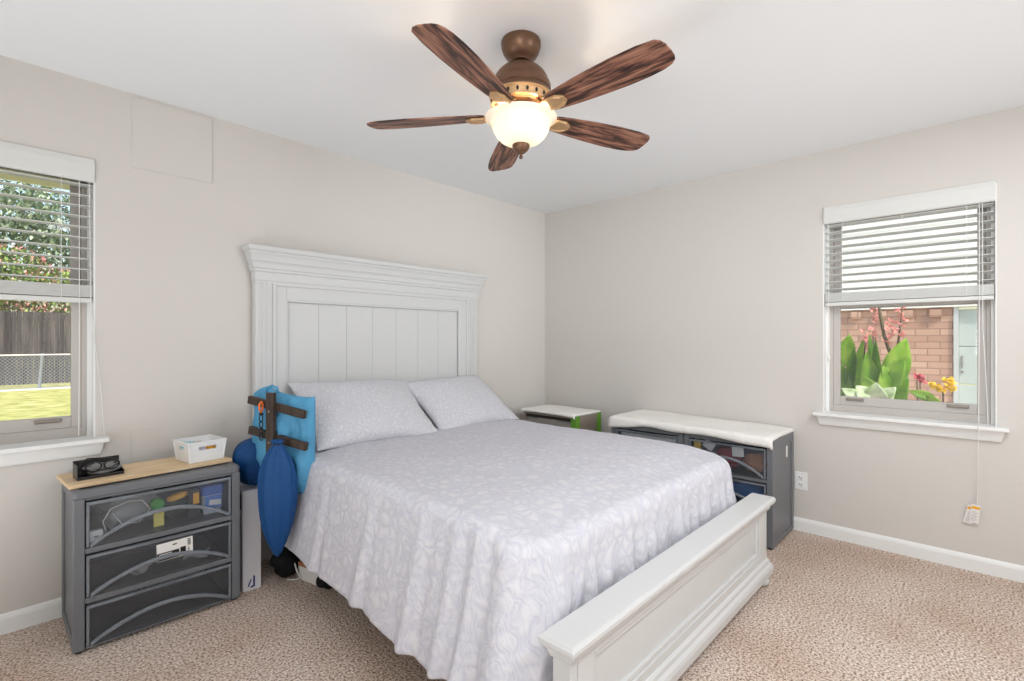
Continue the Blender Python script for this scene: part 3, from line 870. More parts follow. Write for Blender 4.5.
# paper scraps in the middle drawer
tag(MB().grid([[(0.40 + 0.09 * i / 6 + 0.01 * j, 2.66 + 0.02 * j, 0.229 + 0.012 * math.sin(i * 1.1 + j)) for i in range(7)] for j in range(4)]).build('paper_scrap', M_paper, solid=0.001), 'curled white paper scrap on the left in the middle drawer', 'paper')
tag(MB().grid([[(0.62 + 0.10 * i / 6 + 0.01 * j, 2.65 + 0.02 * j, 0.231 + 0.012 * math.sin(i * 0.9 + j * 0.7)) for i in range(7)] for j in range(4)]).build('paper_scrap', M_paper, solid=0.001), 'curled white paper strip on the right in the middle drawer', 'paper')

# plank, basket, tray with glasses
pl = MB().box(0, 0.606, 0, 0.262, 0, 0.016).build('pine_plank', M_plank, bevel=0.002)
pl.location = (0.230, 2.628, 0.644)
pl.rotation_euler = (0, 0, math.radians(4.0))
tag(pl, 'pale pine plank lying across the top of the left cart', 'plank')
PZ = 0.660
bk = thing('storage_basket', 'white plastic basket with slot handles on the pine plank', 'basket', (0.722, 2.770, PZ + 0.001), math.radians(8))
def slot_wall(mb, p0, p1, z0, z1, s0, s1, sz0, sz1, th, lean):
    """wall from p0 to p1 with a slot hole, leaning outwards"""
    p0, p1 = Vector(p0), Vector(p1)
    d = (p1 - p0).normalized()
    L_ = (p1 - p0).length
    nrm = Vector((d.y, -d.x, 0))
    def P(s, z, k): return p0 + d * s + nrm * (lean * (z - z0) / (z1 - z0) - k * th) + Vector((0, 0, z))
    for (a, b_, za, zb) in ((0, s0, z0, z1), (s1, L_, z0, z1), (s0, s1, z0, sz0), (s0, s1, sz1, z1)):
        vs = [mb.bm.verts.new(P(s, z, k)) for k in (0, 1) for (s, z) in ((a, za), (b_, za), (b_, zb), (a, zb))]
        for f in ((0, 1, 2, 3), (7, 6, 5, 4), (0, 4, 5, 1), (1, 5, 6, 2), (2, 6, 7, 3), (3, 7, 4, 0)): mb.bm.faces.new([vs[i] for i in f])
mb = MB()
bw, bd, bh = 0.074, 0.074, 0.096
slot_wall(mb, (-bw, -bd, 0), (bw, -bd, 0), 0, bh, 0.035, 0.113, 0.056, 0.074, 0.003, 0.010)
slot_wall(mb, (bw, -bd, 0), (bw, bd, 0), 0, bh, 0.045, 0.103, 0.056, 0.074, 0.003, 0.010)
slot_wall(mb, (bw, bd, 0), (-bw, bd, 0), 0, bh, 0.035, 0.113, 0.056, 0.074, 0.003, 0.010)
slot_wall(mb, (-bw, bd, 0), (-bw, -bd, 0), 0, bh, 0.045, 0.103, 0.056, 0.074, 0.003, 0.010)
for sx, sy in ((-1, -1), (1, -1), (1, 1), (-1, 1)):
    mb.rings([[(sx * (bw + 0.010 * z / bh - 0.002) + 0.005 * math.cos(t * PI / 4), sy * (bd + 0.010 * z / bh - 0.002) + 0.005 * math.sin(t * PI / 4), z) for t in range(8)] for z in (0, bh)])
mb.box(-bw, bw, -bd, bd, 0, 0.003)
mb.build('basket_body', M_white, bk)
mb = MB()
for (x0, x1, y0, y1) in ((-bw - 0.013, bw + 0.013, -bd - 0.013, -bd - 0.006), (-bw - 0.013, bw + 0.013, bd + 0.006, bd + 0.013), (-bw - 0.013, -bw - 0.006, -bd - 0.006, bd + 0.006), (bw + 0.006, bw + 0.013, -bd - 0.006, bd + 0.006)):
    mb.box(x0, x1, y0, y1, bh - 0.006, bh + 0.001)
mb.build('rim', M_white, bk, bevel=0.001)
def in_basket(x, y): 
    c, s_ = math.cos(math.radians(8)), math.sin(math.radians(8))
    return (0.722 + x * c - y * s_, 2.770 + x * s_ + y * c, PZ + 0.005)
bt = thing('pill_bottle', 'pale teal round container inside the white basket', 'container', in_basket(-0.048, 0.022))
MB().lathe([(0.024, 0), (0.026, 0.003), (0.026, 0.054), (0.022, 0.060)], 20).build('container_body', M_white, bt, auto=40)
MB().lathe([(0.027, 0.058), (0.028, 0.060), (0.028, 0.078), (0.025, 0.081)], 20).build('lid', M_teal, bt, auto=40)
bt = thing('amber_bottle', 'amber bottle with white cap inside the white basket', 'bottle', in_basket(0.036, -0.030))
MB().lathe([(0.018, 0), (0.020, 0.003), (0.020, 0.056), (0.015, 0.060)], 20).build('bottle_body', M_amber, bt, auto=40)
MB().lathe([(0.017, 0.059), (0.018, 0.060), (0.018, 0.071), (0.016, 0.073)], 20).build('cap', M_white, bt, auto=40)
tag(MB().box(-0.03, 0.012, -0.014, 0.006, 0, 0.058).build('lavender_carton', mat('lavender_card', (214, 200, 220), 0.6), bevel=0.002), 'small lavender carton inside the white basket', 'carton').location = in_basket(-0.004, -0.036)

ty = thing('organizer_tray', 'small black open tray at left end of the pine plank', 'tray', (0.336, 2.735, PZ + 0.001), math.radians(3))
mb = MB()
mb.box(-0.078, 0.078, -0.04, 0.05, 0, 0.004)
mb.box(-0.078, 0.078, 0.046, 0.05, 0.004, 0.068); mb.box(-0.078, -0.074, -0.04, 0.046, 0.004, 0.060)
mb.box(0.074, 0.078, -0.04, 0.046, 0.004, 0.022); mb.box(-0.074, 0.074, -0.04, -0.036, 0.004, 0.012)
mb.build('tray_body', M_black, ty, bevel=0.0015)
eg = thing('eyeglasses', 'black framed eyeglasses folded on the small black tray', 'eyeglasses', (0.345, 2.728, PZ + 0.03), math.radians(6))
for sx in (-1, 1):
    pts = [(sx * 0.031 + 0.026 * math.cos(2 * PI * i / 20), -0.012, 0.016 + 0.019 * math.sin(2 * PI * i / 20)) for i in range(21)]
    rm = MB().tube(pts, 0.0028, 6).build('rim', M_black, eg, smooth=True)
    MB().rings([[(sx * 0.031 + 0.0255 * math.cos(2 * PI * i / 20), y, 0.016 + 0.0185 * math.sin(2 * PI * i / 20)) for i in range(20)] for y in (-0.013, -0.0115)]).build('lens', M_glass, rm)
    MB().tube([(sx * 0.058, -0.011, 0.022), (sx * 0.060, 0.0, 0.020), (sx * 0.02, 0.018, 0.012), (-sx * 0.045, 0.022, 0.006)], 0.0025, 6).build('temple', M_black, eg, smooth=True)
MB().tube([(-0.007, -0.012, 0.02), (0, -0.012, 0.024), (0.007, -0.012, 0.02)], 0.0025, 6).build('bridge', M_black, eg)
crumple('plastic_wrap', (0.345, 2.745, PZ + 0.0055), (0.060, 0.022, 0.020), M_film, 21, 'crumpled clear plastic wrapper in the small black tray', 'wrapper', amp=0.5)
tag(MB().tube([(0.272, 2.72, PZ + 0.03), (0.275, 2.745, PZ + 0.065), (0.30, 2.75, PZ + 0.078), (0.345, 2.745, PZ + 0.074), (0.395, 2.74, PZ + 0.066), (0.40, 2.72, PZ + 0.045), (0.36, 2.715, PZ + 0.03), (0.30, 2.715, PZ + 0.022)], 0.0022, 6).build('black_cable', M_black, smooth=True), 'thin black cable coiled over the small black tray', 'cable')

# leaning white box with blue mark
bx = thing('cardboard_box', 'tall narrow white box with blue marks leaning between the cart and bed', 'box', (0.868, 2.628, 0))
Mb = Matrix.Rotation(math.radians(-3), 4, 'X') @ Matrix.Rotation(math.radians(0.8), 4, 'Y')
MB().box(0, 0.086, 0.0, 0.30, 0.001, 0.490, Mb).build('carton', M_card, bx, bevel=0.002)
mb = MB()
def stroke(mb, pts, w, Mx, y):
    for (x0, z0), (x1, z1) in zip(pts, pts[1:]):
        d = Vector((x1 - x0, 0, z1 - z0)); L_ = d.length
        R_ = Mx @ Matrix.Translation((x0, y, z0)) @ Matrix.Rotation(math.atan2(-d.z, d.x), 4, 'Y')
        mb.box(-w / 2, L_ + w / 2, -0.0006, 0.0006, -w / 2, w / 2, R_)
stroke(mb, [(0.052, 0.065), (0.052, 0.020), (0.040, 0.018)], 0.008, Mb, -0.0008)
stroke(mb, [(0.038, 0.052), (0.030, 0.036), (0.026, 0.024)], 0.006, Mb, -0.0008)
mb.build('blue_logo', M_blueink, bx)
MB().box(-0.0012, 0, 0.02, 0.16, 0.40, 0.475, Mb).build('navy_sticker', M_navy, bx)

# ------------------------------------------------------------------ rack, blue bags
rk = thing('wooden_rack', 'dark wooden stand with crossbars against the left bed side', 'rack', (0.965, 2.505, 0))
rk_dir = Vector((0.130, -0.312, -0.060)).normalized()
ax = math.atan2(rk_dir.y, rk_dir.x)
Rz = Matrix.Rotation(ax, 4, 'Z')
MB().box(-0.022, 0.022, -0.026, -0.002, 0.28, 0.985, Rz).build('post', M_rack, rk, bevel=0.003)
for zc, l0, l1 in ((0.915, -0.17, 0.19), (0.765, -0.165, 0.20)):
    Mt = Rz @ Matrix.Translation((0, 0, zc)) @ Matrix.Rotation(math.radians(9.5), 4, 'Y')
    MB().box(l0, l1, -0.002, 0.022, -0.020, 0.020, Mt).build('crossbar', M_rack, rk, bevel=0.005, seg=3)
mb = MB().tube([(0.0, -0.01, 0.32), (0.015, 0.10, 0.31), (0.03, 0.215, 0.305), (0.166, 0.225, 0.30)], 0.011, 8)
mb.build('mounting_arm', M_rack, rk)
for zc in (0.915, 0.765):
    Mt = Rz @ Matrix.Translation((0, -0.0265, zc - 0.02)) @ Matrix.Rotation(PI / 2, 4, 'X')
    MB().lathe([(0.005, 0), (0.005, 0.002), (0.002, 0.003)], 10, M=Mt).build('screw', M_handle, rk)

# light blue bag behind the rack
nrm = Vector((-math.sin(ax), math.cos(ax), 0))
if nrm.x < 0: nrm = -nrm
bg = thing('blue_bag', 'light blue nylon bag standing behind the dark wooden rack', 'bag', (1.030, 2.545, 0.735))
mb = MB()
n = 30
us = [math.sin(PI / 2 * (-1 + 2 * i / n)) for i in range(n + 1)]
def bagpt(u, v_, s):
    w, h, t = 0.40, 0.50, 0.11
    x = u * w / 2 * (1 - 0.05 * (1 - v_ * v_) * abs(u))
    z = v_ * h / 2 * (1 - 0.05 * (1 - u * u) * abs(v_))
    if v_ > 0: z += 0.008 * max(0, u) ** 6 * v_ - 0.05 * max(0, -u) ** 3 * v_ + 0.02 * math.exp(-((u + 0.55) / 0.3) ** 2) * v_
    q = max(0, 1 - abs(u) ** 3) ** 0.5 * max(0, 1 - abs(v_) ** 3) ** 0.5
    y = s * t / 2 * q
    if s < 0:
        y -= q * 0.016 * abs(math.sin(4.5 * u + 3.0 * v_ * v_ + 1.5 * noise.noise(Vector((u, v_, 5)))))
        y += q * (0.030 * noise.noise(Vector((u * 2.2, v_ * 1.6, 2))) + 0.040 * abs(noise.noise(Vector((u * 2.6 + v_ * 2, v_ * 1.8 - u * 1.5, 9)))))
    return Rz_b @ Vector((x, y, z - x * 0.14))
ab = ax
Rz_b = Matrix.Rotation(ab, 4, 'Z')
# local -y must face the room (away from the bed)
mb.grid([[bagpt(u, v_, -1) for u in us] for v_ in us]); mb.grid([[bagpt(u, v_, 1) for u in us] for v_ in us])
mb.build('bag_body', M_lightblue, bg, smooth=True, doubles=0.0006)
mb = MB()
mb.tube([Rz_b @ Vector((x, -0.052, z)) for x, z in ((-0.06, 0.245), (-0.05, 0.27), (-0.02, 0.278), (0.01, 0.27), (0.02, 0.243))], 0.007, 8)
mb.build('carry_loop', M_lightblue, bg, smooth=True)

def sack(name, label, cat, loc, prof, sx, sy, folds, M_, tilt=(0, 0, 0), cord=None):
    root = thing(name, label, cat, loc)
    root.rotation_euler = tilt
    mb = MB()
    N = 36
    rings = []
    zs = [z for _, z in prof]
    zmin, zmax = min(zs), max(zs)
    for r, z in prof:
        e = (z - zmin) / (zmax - zmin)
        k = 0.05 + 0.16 * abs(2 * e - 1) ** 3
        rings.append([(sx * r * math.cos(2 * PI * i / N) * (1 + k * math.sin(folds * 2 * PI * i / N) + 0.08 * noise.noise(Vector((math.cos(2 * PI * i / N), math.sin(2 * PI * i / N), z * 6)))),
                       sy * r * math.sin(2 * PI * i / N) * (1 + k * math.sin(folds * 2 * PI * i / N + 1) + 0.08 * noise.noise(Vector((math.sin(2 * PI * i / N), z * 5, 3)))), z) for i in range(N)])
    mb.rings(rings)
    mb.build('sack_body', M_, root, smooth=True, sub=1)
    r0, z0 = prof[-1]
    pts = [(0.018 * math.cos(2 * PI * i / 14), 0.018 * math.sin(2 * PI * i / 14), prof[-3][1]) for i in range(15)]
    MB().tube(pts, 0.003, 6).build('drawstring', M_black, root)
    return root
sack('stuff_sack', 'long deep blue stuff sack hanging down from the wooden rack', 'stuff sack', (0.948, 2.415, 0.215),
     [(0.004, 0.0), (0.020, 0.03), (0.046, 0.10), (0.066, 0.19), (0.074, 0.28), (0.074, 0.36), (0.064, 0.43), (0.044, 0.49), (0.020, 0.525), (0.016, 0.535), (0.026, 0.552), (0.020, 0.556)], 1.18, 0.75, 9, M_navybag, (0, 0, math.radians(-42)))
sack('stuff_sack', 'round deep blue stuff sack squeezed between the cart and the rack', 'stuff sack', (0.955, 2.745, 0.492),
     [(0.02, 0.0), (0.05, 0.008), (0.085, 0.04), (0.108, 0.085), (0.122, 0.135), (0.122, 0.175), (0.100, 0.210), (0.066, 0.232), (0.034, 0.242), (0.020, 0.248), (0.024, 0.262), (0.016, 0.264)], 1.02, 0.9, 8, M_navybag, (math.radians(8), math.radians(8), 0))
# carabiner strap with chain
cb = thing('carabiner_chain', 'orange loop with black carabiner chain hanging on the rack', 'carabiner', (0.922, 2.548, 0.70))
MB().tube([(0.004, 0.0, 0.24), (-0.008, -0.004, 0.225), (-0.006, -0.004, 0.20), (0.002, 0.0, 0.185), (0.010, 0.004, 0.20), (0.012, 0.006, 0.225), (0.004, 0.0, 0.24)], 0.005, 8).build('orange_loop', M_orange, cb, smooth=True)
MB().lathe([(0.006, 0), (0.011, 0.003), (0.011, 0.010), (0.006, 0.013)], 12, (0.002, 0, 0.172)).build('swivel', M_black, cb)
for i in range(4):
    zc = 0.158 - i * 0.030
    al = (i % 2) * PI / 2 + 0.4
    MB().tube([(0.002 + 0.010 * math.cos(2 * PI * k / 14) * math.cos(al), 0.010 * math.cos(2 * PI * k / 14) * math.sin(al), zc + 0.018 * math.sin(2 * PI * k / 14)) for k in range(15)], 0.003, 6).build('link', M_black, cb, smooth=True)

# things under the bed
crumple('black_bag', (1.085, 2.655, 0.001), (0.070, 0.075, 0.070), M_blackcloth, 31, 'rumpled black bag on the carpet below the blue sacks', 'bag', amp=0.25)
crumple('black_shoe_bag', (1.175, 2.37, 0.001), (0.050, 0.055, 0.045), M_blackcloth, 44, 'small black bundle at the end of the cream box under the bed', 'bundle', amp=0.3)
o = thing('shoe_box', 'low cream box lying under the bed edge between black bundles', 'box', (1.170, 2.50, 0.001), math.radians(12))
MB().box(-0.035, 0.12, -0.075, 0.085, 0, 0.075).build('box_body', M_paper, o, bevel=0.002)
MB().box(-0.037, 0.122, -0.077, 0.087, 0.07, 0.09).build('lid', M_brown, o, bevel=0.002)
o = MB().tube([(1.10, 2.58, 0.09), (1.105, 2.565, 0.05), (1.115, 2.55, 0.015), (1.10, 2.57, 0.005), (1.07, 2.60, 0.004)], 0.004, 6).build('white_strap', M_cord, smooth=True)
tag(o, 'thin white strap trailing beside the black bag on the carpet', 'strap')

# ------------------------------------------------------------------ carts along the right wall (front faces -X)
RZ = -PI / 2   # local x -> -Y, local -y -> -X
Wc = 0.545
cart_near, drN = make_cart('grey drawer cart beside the outlet, nearer end of the covered pair', 'plastic drawer carts', Wc, 0.450, 0.650, M_cart, DZ3, 0.036, M_clear, (3.175, 0.885 + Wc, 0), RZ)
cart_far, drF = make_cart('grey drawer cart at the far end of the covered pair', 'plastic drawer carts', Wc, 0.450, 0.650, M_cart, DZ3, 0.036, M_clear, (3.175, 0.885 + 2 * Wc + 0.006, 0), RZ)
MB().box(Wc - 0.0078, Wc - 0.0066, 0.30, 0.33, 0.50, 0.57).build('white_sticker', M_paper, cart_near)
# contents
yN = 0.885
tag(MB().box(3.20, 3.215, yN + 0.44, yN + 0.485, 0.421, 0.585).build('yellow_folder', M_yellow, bevel=0.001), 'yellow folder standing in the top drawer of the covered cart', 'folder')
o = MB().box(-0.002, 0.002, -0.035, 0.035, -0.026, 0.026).build('white_card', M_paper); o.location = (3.20, yN + 0.385, 0.565); o.rotation_euler = (0.5, 0.1, 0)
tag(o, 'tilted white card beside the yellow folder in the drawer', 'card')
o = MB().box(-0.002, 0.002, -0.034, 0.034, -0.030, 0.030).build('white_card', M_paper); o.location = (3.195, yN + 0.205, 0.55); o.rotation_euler = (-0.1, 0.1, 0)
tag(o, 'white card in front of the red and brown cloth in the drawer', 'card')
crumple('red_cloth', (3.27, yN + 0.29, 0.422), (0.045, 0.085, 0.07), M_red, 51, 'folded dark red cloth in the top drawer of covered cart', 'cloth', amp=0.2)
crumple('brown_cloth', (3.28, yN + 0.125, 0.422), (0.05, 0.075, 0.062), M_brown, 57, 'tan brown cloth at the near end of the top drawer', 'cloth', amp=0.2)
crumple('blue_cloth', (3.29, yN + 0.18, 0.225), (0.06, 0.12, 0.058), M_bluecloth, 61, 'bright blue cloth in the middle drawer of covered cart', 'cloth', amp=0.25)
crumple('grey_bag', (3.27, yN + 0.40, 0.422), (0.045, 0.05, 0.05), M_silver, 67, 'pale crumpled bag behind the tilted white card', 'bag', amp=0.35)
o = MB().box(3.20, 3.30, yN + Wc + 0.06, yN + 2 * Wc - 0.06, 0.4225, 0.57).build('white_carton', M_paper, bevel=0.003)
tag(o, 'long pale carton in the top drawer of the far covered cart', 'carton')

def drape(name, x0, x1, y0, y1, z, label, cat, hang_front, hang_side, seed, th=0.012, lump=0.010, mat_=None, rise=0.0):
    """cloth lying on a top: front edge hangs over -X, right end over -Y"""
    nx, ny = 30, 56
    fr = 0.022
    P = []
    for j in range(ny + 1):
        y = y0 + (y1 - y0) * j / ny
        hf = hang_front(y)
        row = []
        for i in range(nx + 1):
            s = (x1 - x0 + hf) * i / nx          # arc length from the wall side
            lx = x1 - s
            zz = z + rise * j / ny + lump * (noise.noise(Vector((lx * 5, y * 4, seed))) + 0.4)
            if lx >= x0: p = (lx, y, zz)
            else:
                q = x0 - lx
                a = min(q / fr, PI / 2)
                d = max(0, q - fr * PI / 2)
                p = (x0 - fr * math.sin(a), y, zz - fr * (1 - math.cos(a)) - d)
            row.append(p)
        # side ends sink a little
        e = min(j, ny - j) / ny
        k = max(0, 1 - e / 0.02)
        row = [(a, b_, c - hang_side * k) for a, b_, c in row]
        P.append(row)
    o = MB().grid(P).build(name, mat_ or M_cloth, smooth=True, solid=th)
    return tag(o, label, cat)
def hf_bench(y):
    t = (y - 0.88) / 1.1
    return 0.078 - 0.022 * math.exp(-((t - 0.45) / 0.22) ** 2) + 0.010 * math.sin(y * 5) - 0.03 * math.exp(-((t - 0.72) / 0.12) ** 2) + 0.018 * math.exp(-((t - 1.0) / 0.08) ** 2)
drape('cart_cover', 3.172, 3.640, 0.882, 1.992, 0.664, 'thick white cloth cover spread over the two carts under the window wall', 'cloth cover', hf_bench, 0.012, 3, rise=0.022)

cart_mid, drM = make_cart('taupe drawer cart with green straps in the room corner', 'plastic drawer carts', 0.56, 0.345, 0.640, M_taupe, DZ3, 0.050, clear_plastic('smoky_drawer_plastic', (0.72, 0.68, 0.63), (0.5, 0.45, 0.4), 0.62), (3.185, 2.870, 0), RZ)
for y in (0.0, 0.300):
    mb = MB()
    w0 = 0.56
    mb.box(w0 - 0.004, w0 + 0.008, y - 0.006, y + 0.045, 0.30, 0.640)
    mb.box(w0 - 0.045, w0 + 0.008, y - 0.008, y - 0.002, 0.30, 0.640) if y == 0 else None
    mb.build('green_strap', M_lime, cart_mid, bevel=0.002)
MB().box(0.04, 0.52, -0.003, 0.003, 0.585, 0.618).build('shade_strip', M_dark, cart_mid)  # solid dark strip painting the shade of the gap under the cloth
drape('cart_cover', 3.180, 3.532, 2.306, 2.878, 0.656, 'white cloth mat on top of the taupe corner cart', 'cloth cover', lambda y: 0.035 + 0.008 * math.sin(y * 9), 0.012, 9, lump=0.006)

# ------------------------------------------------------------------ outside
GZ = -0.42
M_lawn = mat('sunlit_lawn', (150, 170, 70), 0.95, 0.05)
noisy(M_lawn, 3.0, 6, [(0.3, (142, 144, 74)), (0.5, (180, 176, 104)), (0.7, (204, 196, 134))], 0.4, 0.03)
struct(MB().box(-40, 60, YF - 20, 60, GZ - 0.1, GZ).build('ground', M_lawn), 'sunlit green lawn outside the left window', 'lawn')
M_conc = mat('pale_concrete', (214, 208, 198), 0.9)
noisy(M_conc, 8, 4, [(0.3, (196, 190, 180)), (0.7, (226, 220, 212))], 0.1, 0.01)
struct(MB().box(-14, 16, 23.2, 23.8, GZ, GZ + 0.03).build('trim_3', M_conc), 'pale concrete strip below the chain link fence', 'concrete edging')
# eave over the left window
M_soffit = mat('cream_soffit', (255, 250, 236), 0.8)
ev = thing('roof_eave', 'cream painted roof eave just outside the left window top', 'eave')
MB().box(-4, 5, YB + T, YB + 0.95, 2.30, 2.33).build('soffit', M_soffit, ev)
MB().box(-4, 5, YB + 0.95, YB + 0.98, 2.14, 2.34).build('fascia', M_soffit, ev)
for i in range(14):
    MB().box(-3.8 + i * 0.62, -3.75 + i * 0.62, YB + T, YB + 0.95, 2.24, 2.30).build('rafter_tail', M_soffit, ev)

# chain link fence
FYC = 23.6
M_galv = mat('galvanised_steel', (140, 144, 148), 0.5, 0.5, 0.3)
cf = thing('chain_link_fence', 'low galvanised chain link fence across the lawn', 'fence')
mb = MB()
def wire(mb, p0, p1, w):
    p0, p1 = Vector(p0), Vector(p1)
    d = (p1 - p0).normalized(); n_ = Vector((0, 1, 0)); b_ = d.cross(n_)
    rings = [[p + b_ * w, p + n_ * w * 0.7, p - b_ * w, p - n_ * w * 0.7] for p in (p0, p1)]
    mb.rings(rings, True, False, False)
x0f, x1f, zb, zt_ = -5.0, 8.0, GZ + 0.03, 0.76
hgt = zt_ - zb
step = 0.11
k = int((x1f - x0f + hgt) / step)
for i in range(k):
    a = x0f - hgt + i * step
    for sgn in (1, -1):
        xa, xb = (a, a + hgt) if sgn > 0 else (a + hgt, a)
        za, zb_ = zb, zt_
        if max(xa, xb) < x0f or min(xa, xb) > x1f: continue
        wire(mb, (xa, FYC, za), (xb, FYC + 0.01 * sgn, zb_), 0.006)
mb.build('wire_mesh', M_galv, cf)
MB().tube([(x0f, FYC, zt_), (x1f, FYC, zt_)], 0.024, 8).build('top_rail', mat('pale_rail', (224, 214, 206), 0.5), cf)
for i in range(5):
    x = -4.2 + i * 2.75
    MB().tube([(x, FYC + 0.03, GZ), (x + 0.08, FYC + 0.03, zt_ + 0.05)], 0.045, 10).build('post', M_galv, cf)

# wooden privacy fence
M_fence = mat('weathered_fence_wood', (120, 108, 104), 0.9, 0.1)
fv = coords(M_fence, (9, 9, 0.6))
fn = nd(M_fence, 'ShaderNodeTexNoise', Scale=1.0, Detail=5); lk(M_fence, fv, fn.inputs['Vector'])
lk(M_fence, ramp(M_fence, fn.outputs['Fac'], [(0.3, (52, 46, 47)), (0.5, (74, 68, 68)), (0.7, (98, 90, 89))]), bsdf(M_fence).inputs['Base Color'])
wf = thing('privacy_fence', 'tall weathered grey plank fence behind the chain link fence', 'fence')
mb = MB()
for i in range(120):
    x = -8 + i * 0.15
    dz = 0.02 * noise.noise(Vector((i * 3.7, 0, 0)))
    dy = 0.012 * (i % 2)
    mb.box(x, x + 0.142, 26.5 + dy, 26.52 + dy, GZ, 2.36 + dz)
mb.build('plank_panel', M_fence, wf)
for z in (0.1, 1.1, 2.05): MB().box(-8, 10, 26.55, 26.6, z, z + 0.09).build('rail', M_fence, wf)

# trees
def leaf_mat(name, cols):
    m = mat(name, cols[1], 0.7, 0.2)
    oi = nd(m, 'ShaderNodeNewGeometry')
    lk(m, ramp(m, oi.outputs['Random Per Island'], [(0.1, cols[0]), (0.5, cols[1]), (0.9, cols[2])]), bsdf(m).inputs['Base Color'])
    return m
M_leaf1 = leaf_mat('hazed_oak_leaves', ((84, 108, 76), (132, 150, 116), (186, 196, 170)))  # paled greens, distance haze put into the leaf colour
M_leaf2 = leaf_mat('bush_leaves', ((84, 116, 52), (134, 160, 80), (188, 200, 122)))
M_pink = leaf_mat('pink_blossom', ((196, 120, 120), (222, 158, 150), (240, 196, 184)))
M_bark = mat('bark', (92, 74, 60), 0.95, 0.1)
noisy(M_bark, 12, 4, [(0.3, (66, 52, 42)), (0.7, (120, 100, 84))], 0.4, 0.02)
def leaves(mb, c, rad, n, size, rnd, shell=0.55, rmin=0.3):
    for _ in range(n):
        d = Vector((rnd.gauss(0, 1), rnd.gauss(0, 1), rnd.gauss(0, 1))).normalized()
        k = rmin + (1 - rmin) * rnd.random() ** shell
        p = Vector(c) + Vector((d.x * rad[0] * k, d.y * rad[1] * k, d.z * rad[2] * k))
        s = size * rnd.uniform(0.6, 1.4)
        R_ = Matrix.Rotation(rnd.uniform(0, 6.28), 3, 'Z') @ Matrix.Rotation(rnd.uniform(-1.2, 1.2), 3, 'X')
        q = [p + R_ @ Vector(v_) for v_ in ((0, -s, 0), (s * 0.5, 0, 0.1 * s), (0, s, 0), (-s * 0.5, 0, 0.1 * s))]
        vs = [mb.bm.verts.new(v_) for v_ in q]
        mb.bm.faces.new(vs)
def tree(x, y, h, blobs, m, label, seed, trunk=0.2, leaf=0.16, blossom=None):
    rnd = random.Random(seed)
    t = thing('tree', label, 'tree', (x, y, GZ), 0, 'trees beyond the plank fence')
    mb = MB()
    mb.tube([(0, 0, 0), (0.06, 0.03, h * 0.3), (-0.05, 0.05, h * 0.55), (0.05, 0, h * 0.8)], [trunk, trunk * 0.8, trunk * 0.55, trunk * 0.2], 10)
    for c, r_, n_ in blobs[:4]:
        mb.tube([(0, 0.03, h * 0.4), (c[0] * 0.5, c[1] * 0.5, c[2] * 0.7), (c[0], c[1], c[2])], [trunk * 0.5, trunk * 0.3, trunk * 0.1], 8)
    mb.build('trunk', M_bark, t, smooth=True)
    mb = MB()
    for c, r_, n_ in blobs: leaves(mb, c, r_, n_, leaf, rnd)
    mb.build('crown', m, t)
    if blossom:
        mb = MB()
        for c, r_, n_ in blobs: leaves(mb, c, (r_[0] * 1.02, r_[1] * 1.05, r_[2] * 1.05), int(n_ * 0.5), leaf * 0.8, rnd, 0.2, 0.8)
        mb.build('blossom', blossom, t)
    return t
tree(0.6, 33, 9, [((-2, 0, 5), (2.6, 2, 2.0), 1500), ((1.5, -0.5, 5.6), (2.4, 2, 2.0), 1500), ((0, 0, 7.6), (2.4, 2, 1.6), 1200), ((3.4, 0, 4.2), (2, 1.8, 1.8), 1000), ((-3.8, 0, 7), (1.8, 1.8, 1.6), 900)], M_leaf1, 'large shade tree in haze-paled green behind the plank fence', 3, 0.28, 0.17)
tree(4.6, 37, 11, [((-1, 0, 6), (2.6, 2, 2.4), 1500), ((1.5, 0, 8), (2.6, 2, 2.2), 1500), ((-2.6, 0, 8.6), (2, 2, 1.6), 900)], M_leaf1, 'taller haze-paled green tree farther behind, right of the shade tree', 4, 0.3, 0.18)
tree(0.2, 28.4, 5, [((-1.4, 0, 3.7), (1.5, 0.9, 1.1), 1300), ((0.4, 0, 4.2), (1.5, 0.9, 1.3), 1300), ((1.9, 0, 3.6), (1.5, 0.9, 1.1), 1300), ((0, 0, 2.7), (2.8, 0.8, 0.8), 1500)], M_leaf2, 'crape myrtle tree with pink blossom just above the fence', 5, 0.09, 0.09, M_pink)

# brick building outside the right window
M_brick = mat('tan_brick', (196, 154, 128), 0.9, 0.1)
tc = nd(M_brick, 'ShaderNodeTexCoord')
sx = nd(M_brick, 'ShaderNodeSeparateXYZ'); lk(M_brick, tc.outputs['Object'], sx.inputs[0])
cmb = nd(M_brick, 'ShaderNodeCombineXYZ'); lk(M_brick, sx.outputs['Y'], cmb.inputs['X']); lk(M_brick, sx.outputs['Z'], cmb.inputs['Y'])
bt_ = nd(M_brick, 'ShaderNodeTexBrick', Scale=1.0, Mortar_Size=0.006, Brick_Width=0.21, Row_Height=0.072, Bias=0.0, Mortar_Smooth=0.2)
bt_.inputs['Color1'].default_value = (*lin((204, 168, 146)), 1)
bt_.inputs['Color2'].default_value = (*lin((180, 142, 122)), 1)
bt_.inputs['Mortar'].default_value = (*lin((160, 128, 110)), 1)
lk(M_brick, cmb.outputs[0], bt_.inputs['Vector'])
lk(M_brick, bt_.outputs['Color'], bsdf(M_brick).inputs['Base Color'])
iv = nd(M_brick, 'ShaderNodeMath', p_operation='SUBTRACT'); iv.inputs[0].default_value = 1.0; lk(M_brick, bt_.outputs['Fac'], iv.inputs[1])
bump(M_brick, iv.outputs[0], 0.5, 0.008)
M_siding = mat('white_siding', (240, 238, 230), 0.7)
M_door = mat('pale_grey_green_door', (186, 196, 190), 0.55)
bb = thing('brick_building', 'tan brick building with pale panelled door outside the right window', 'building')
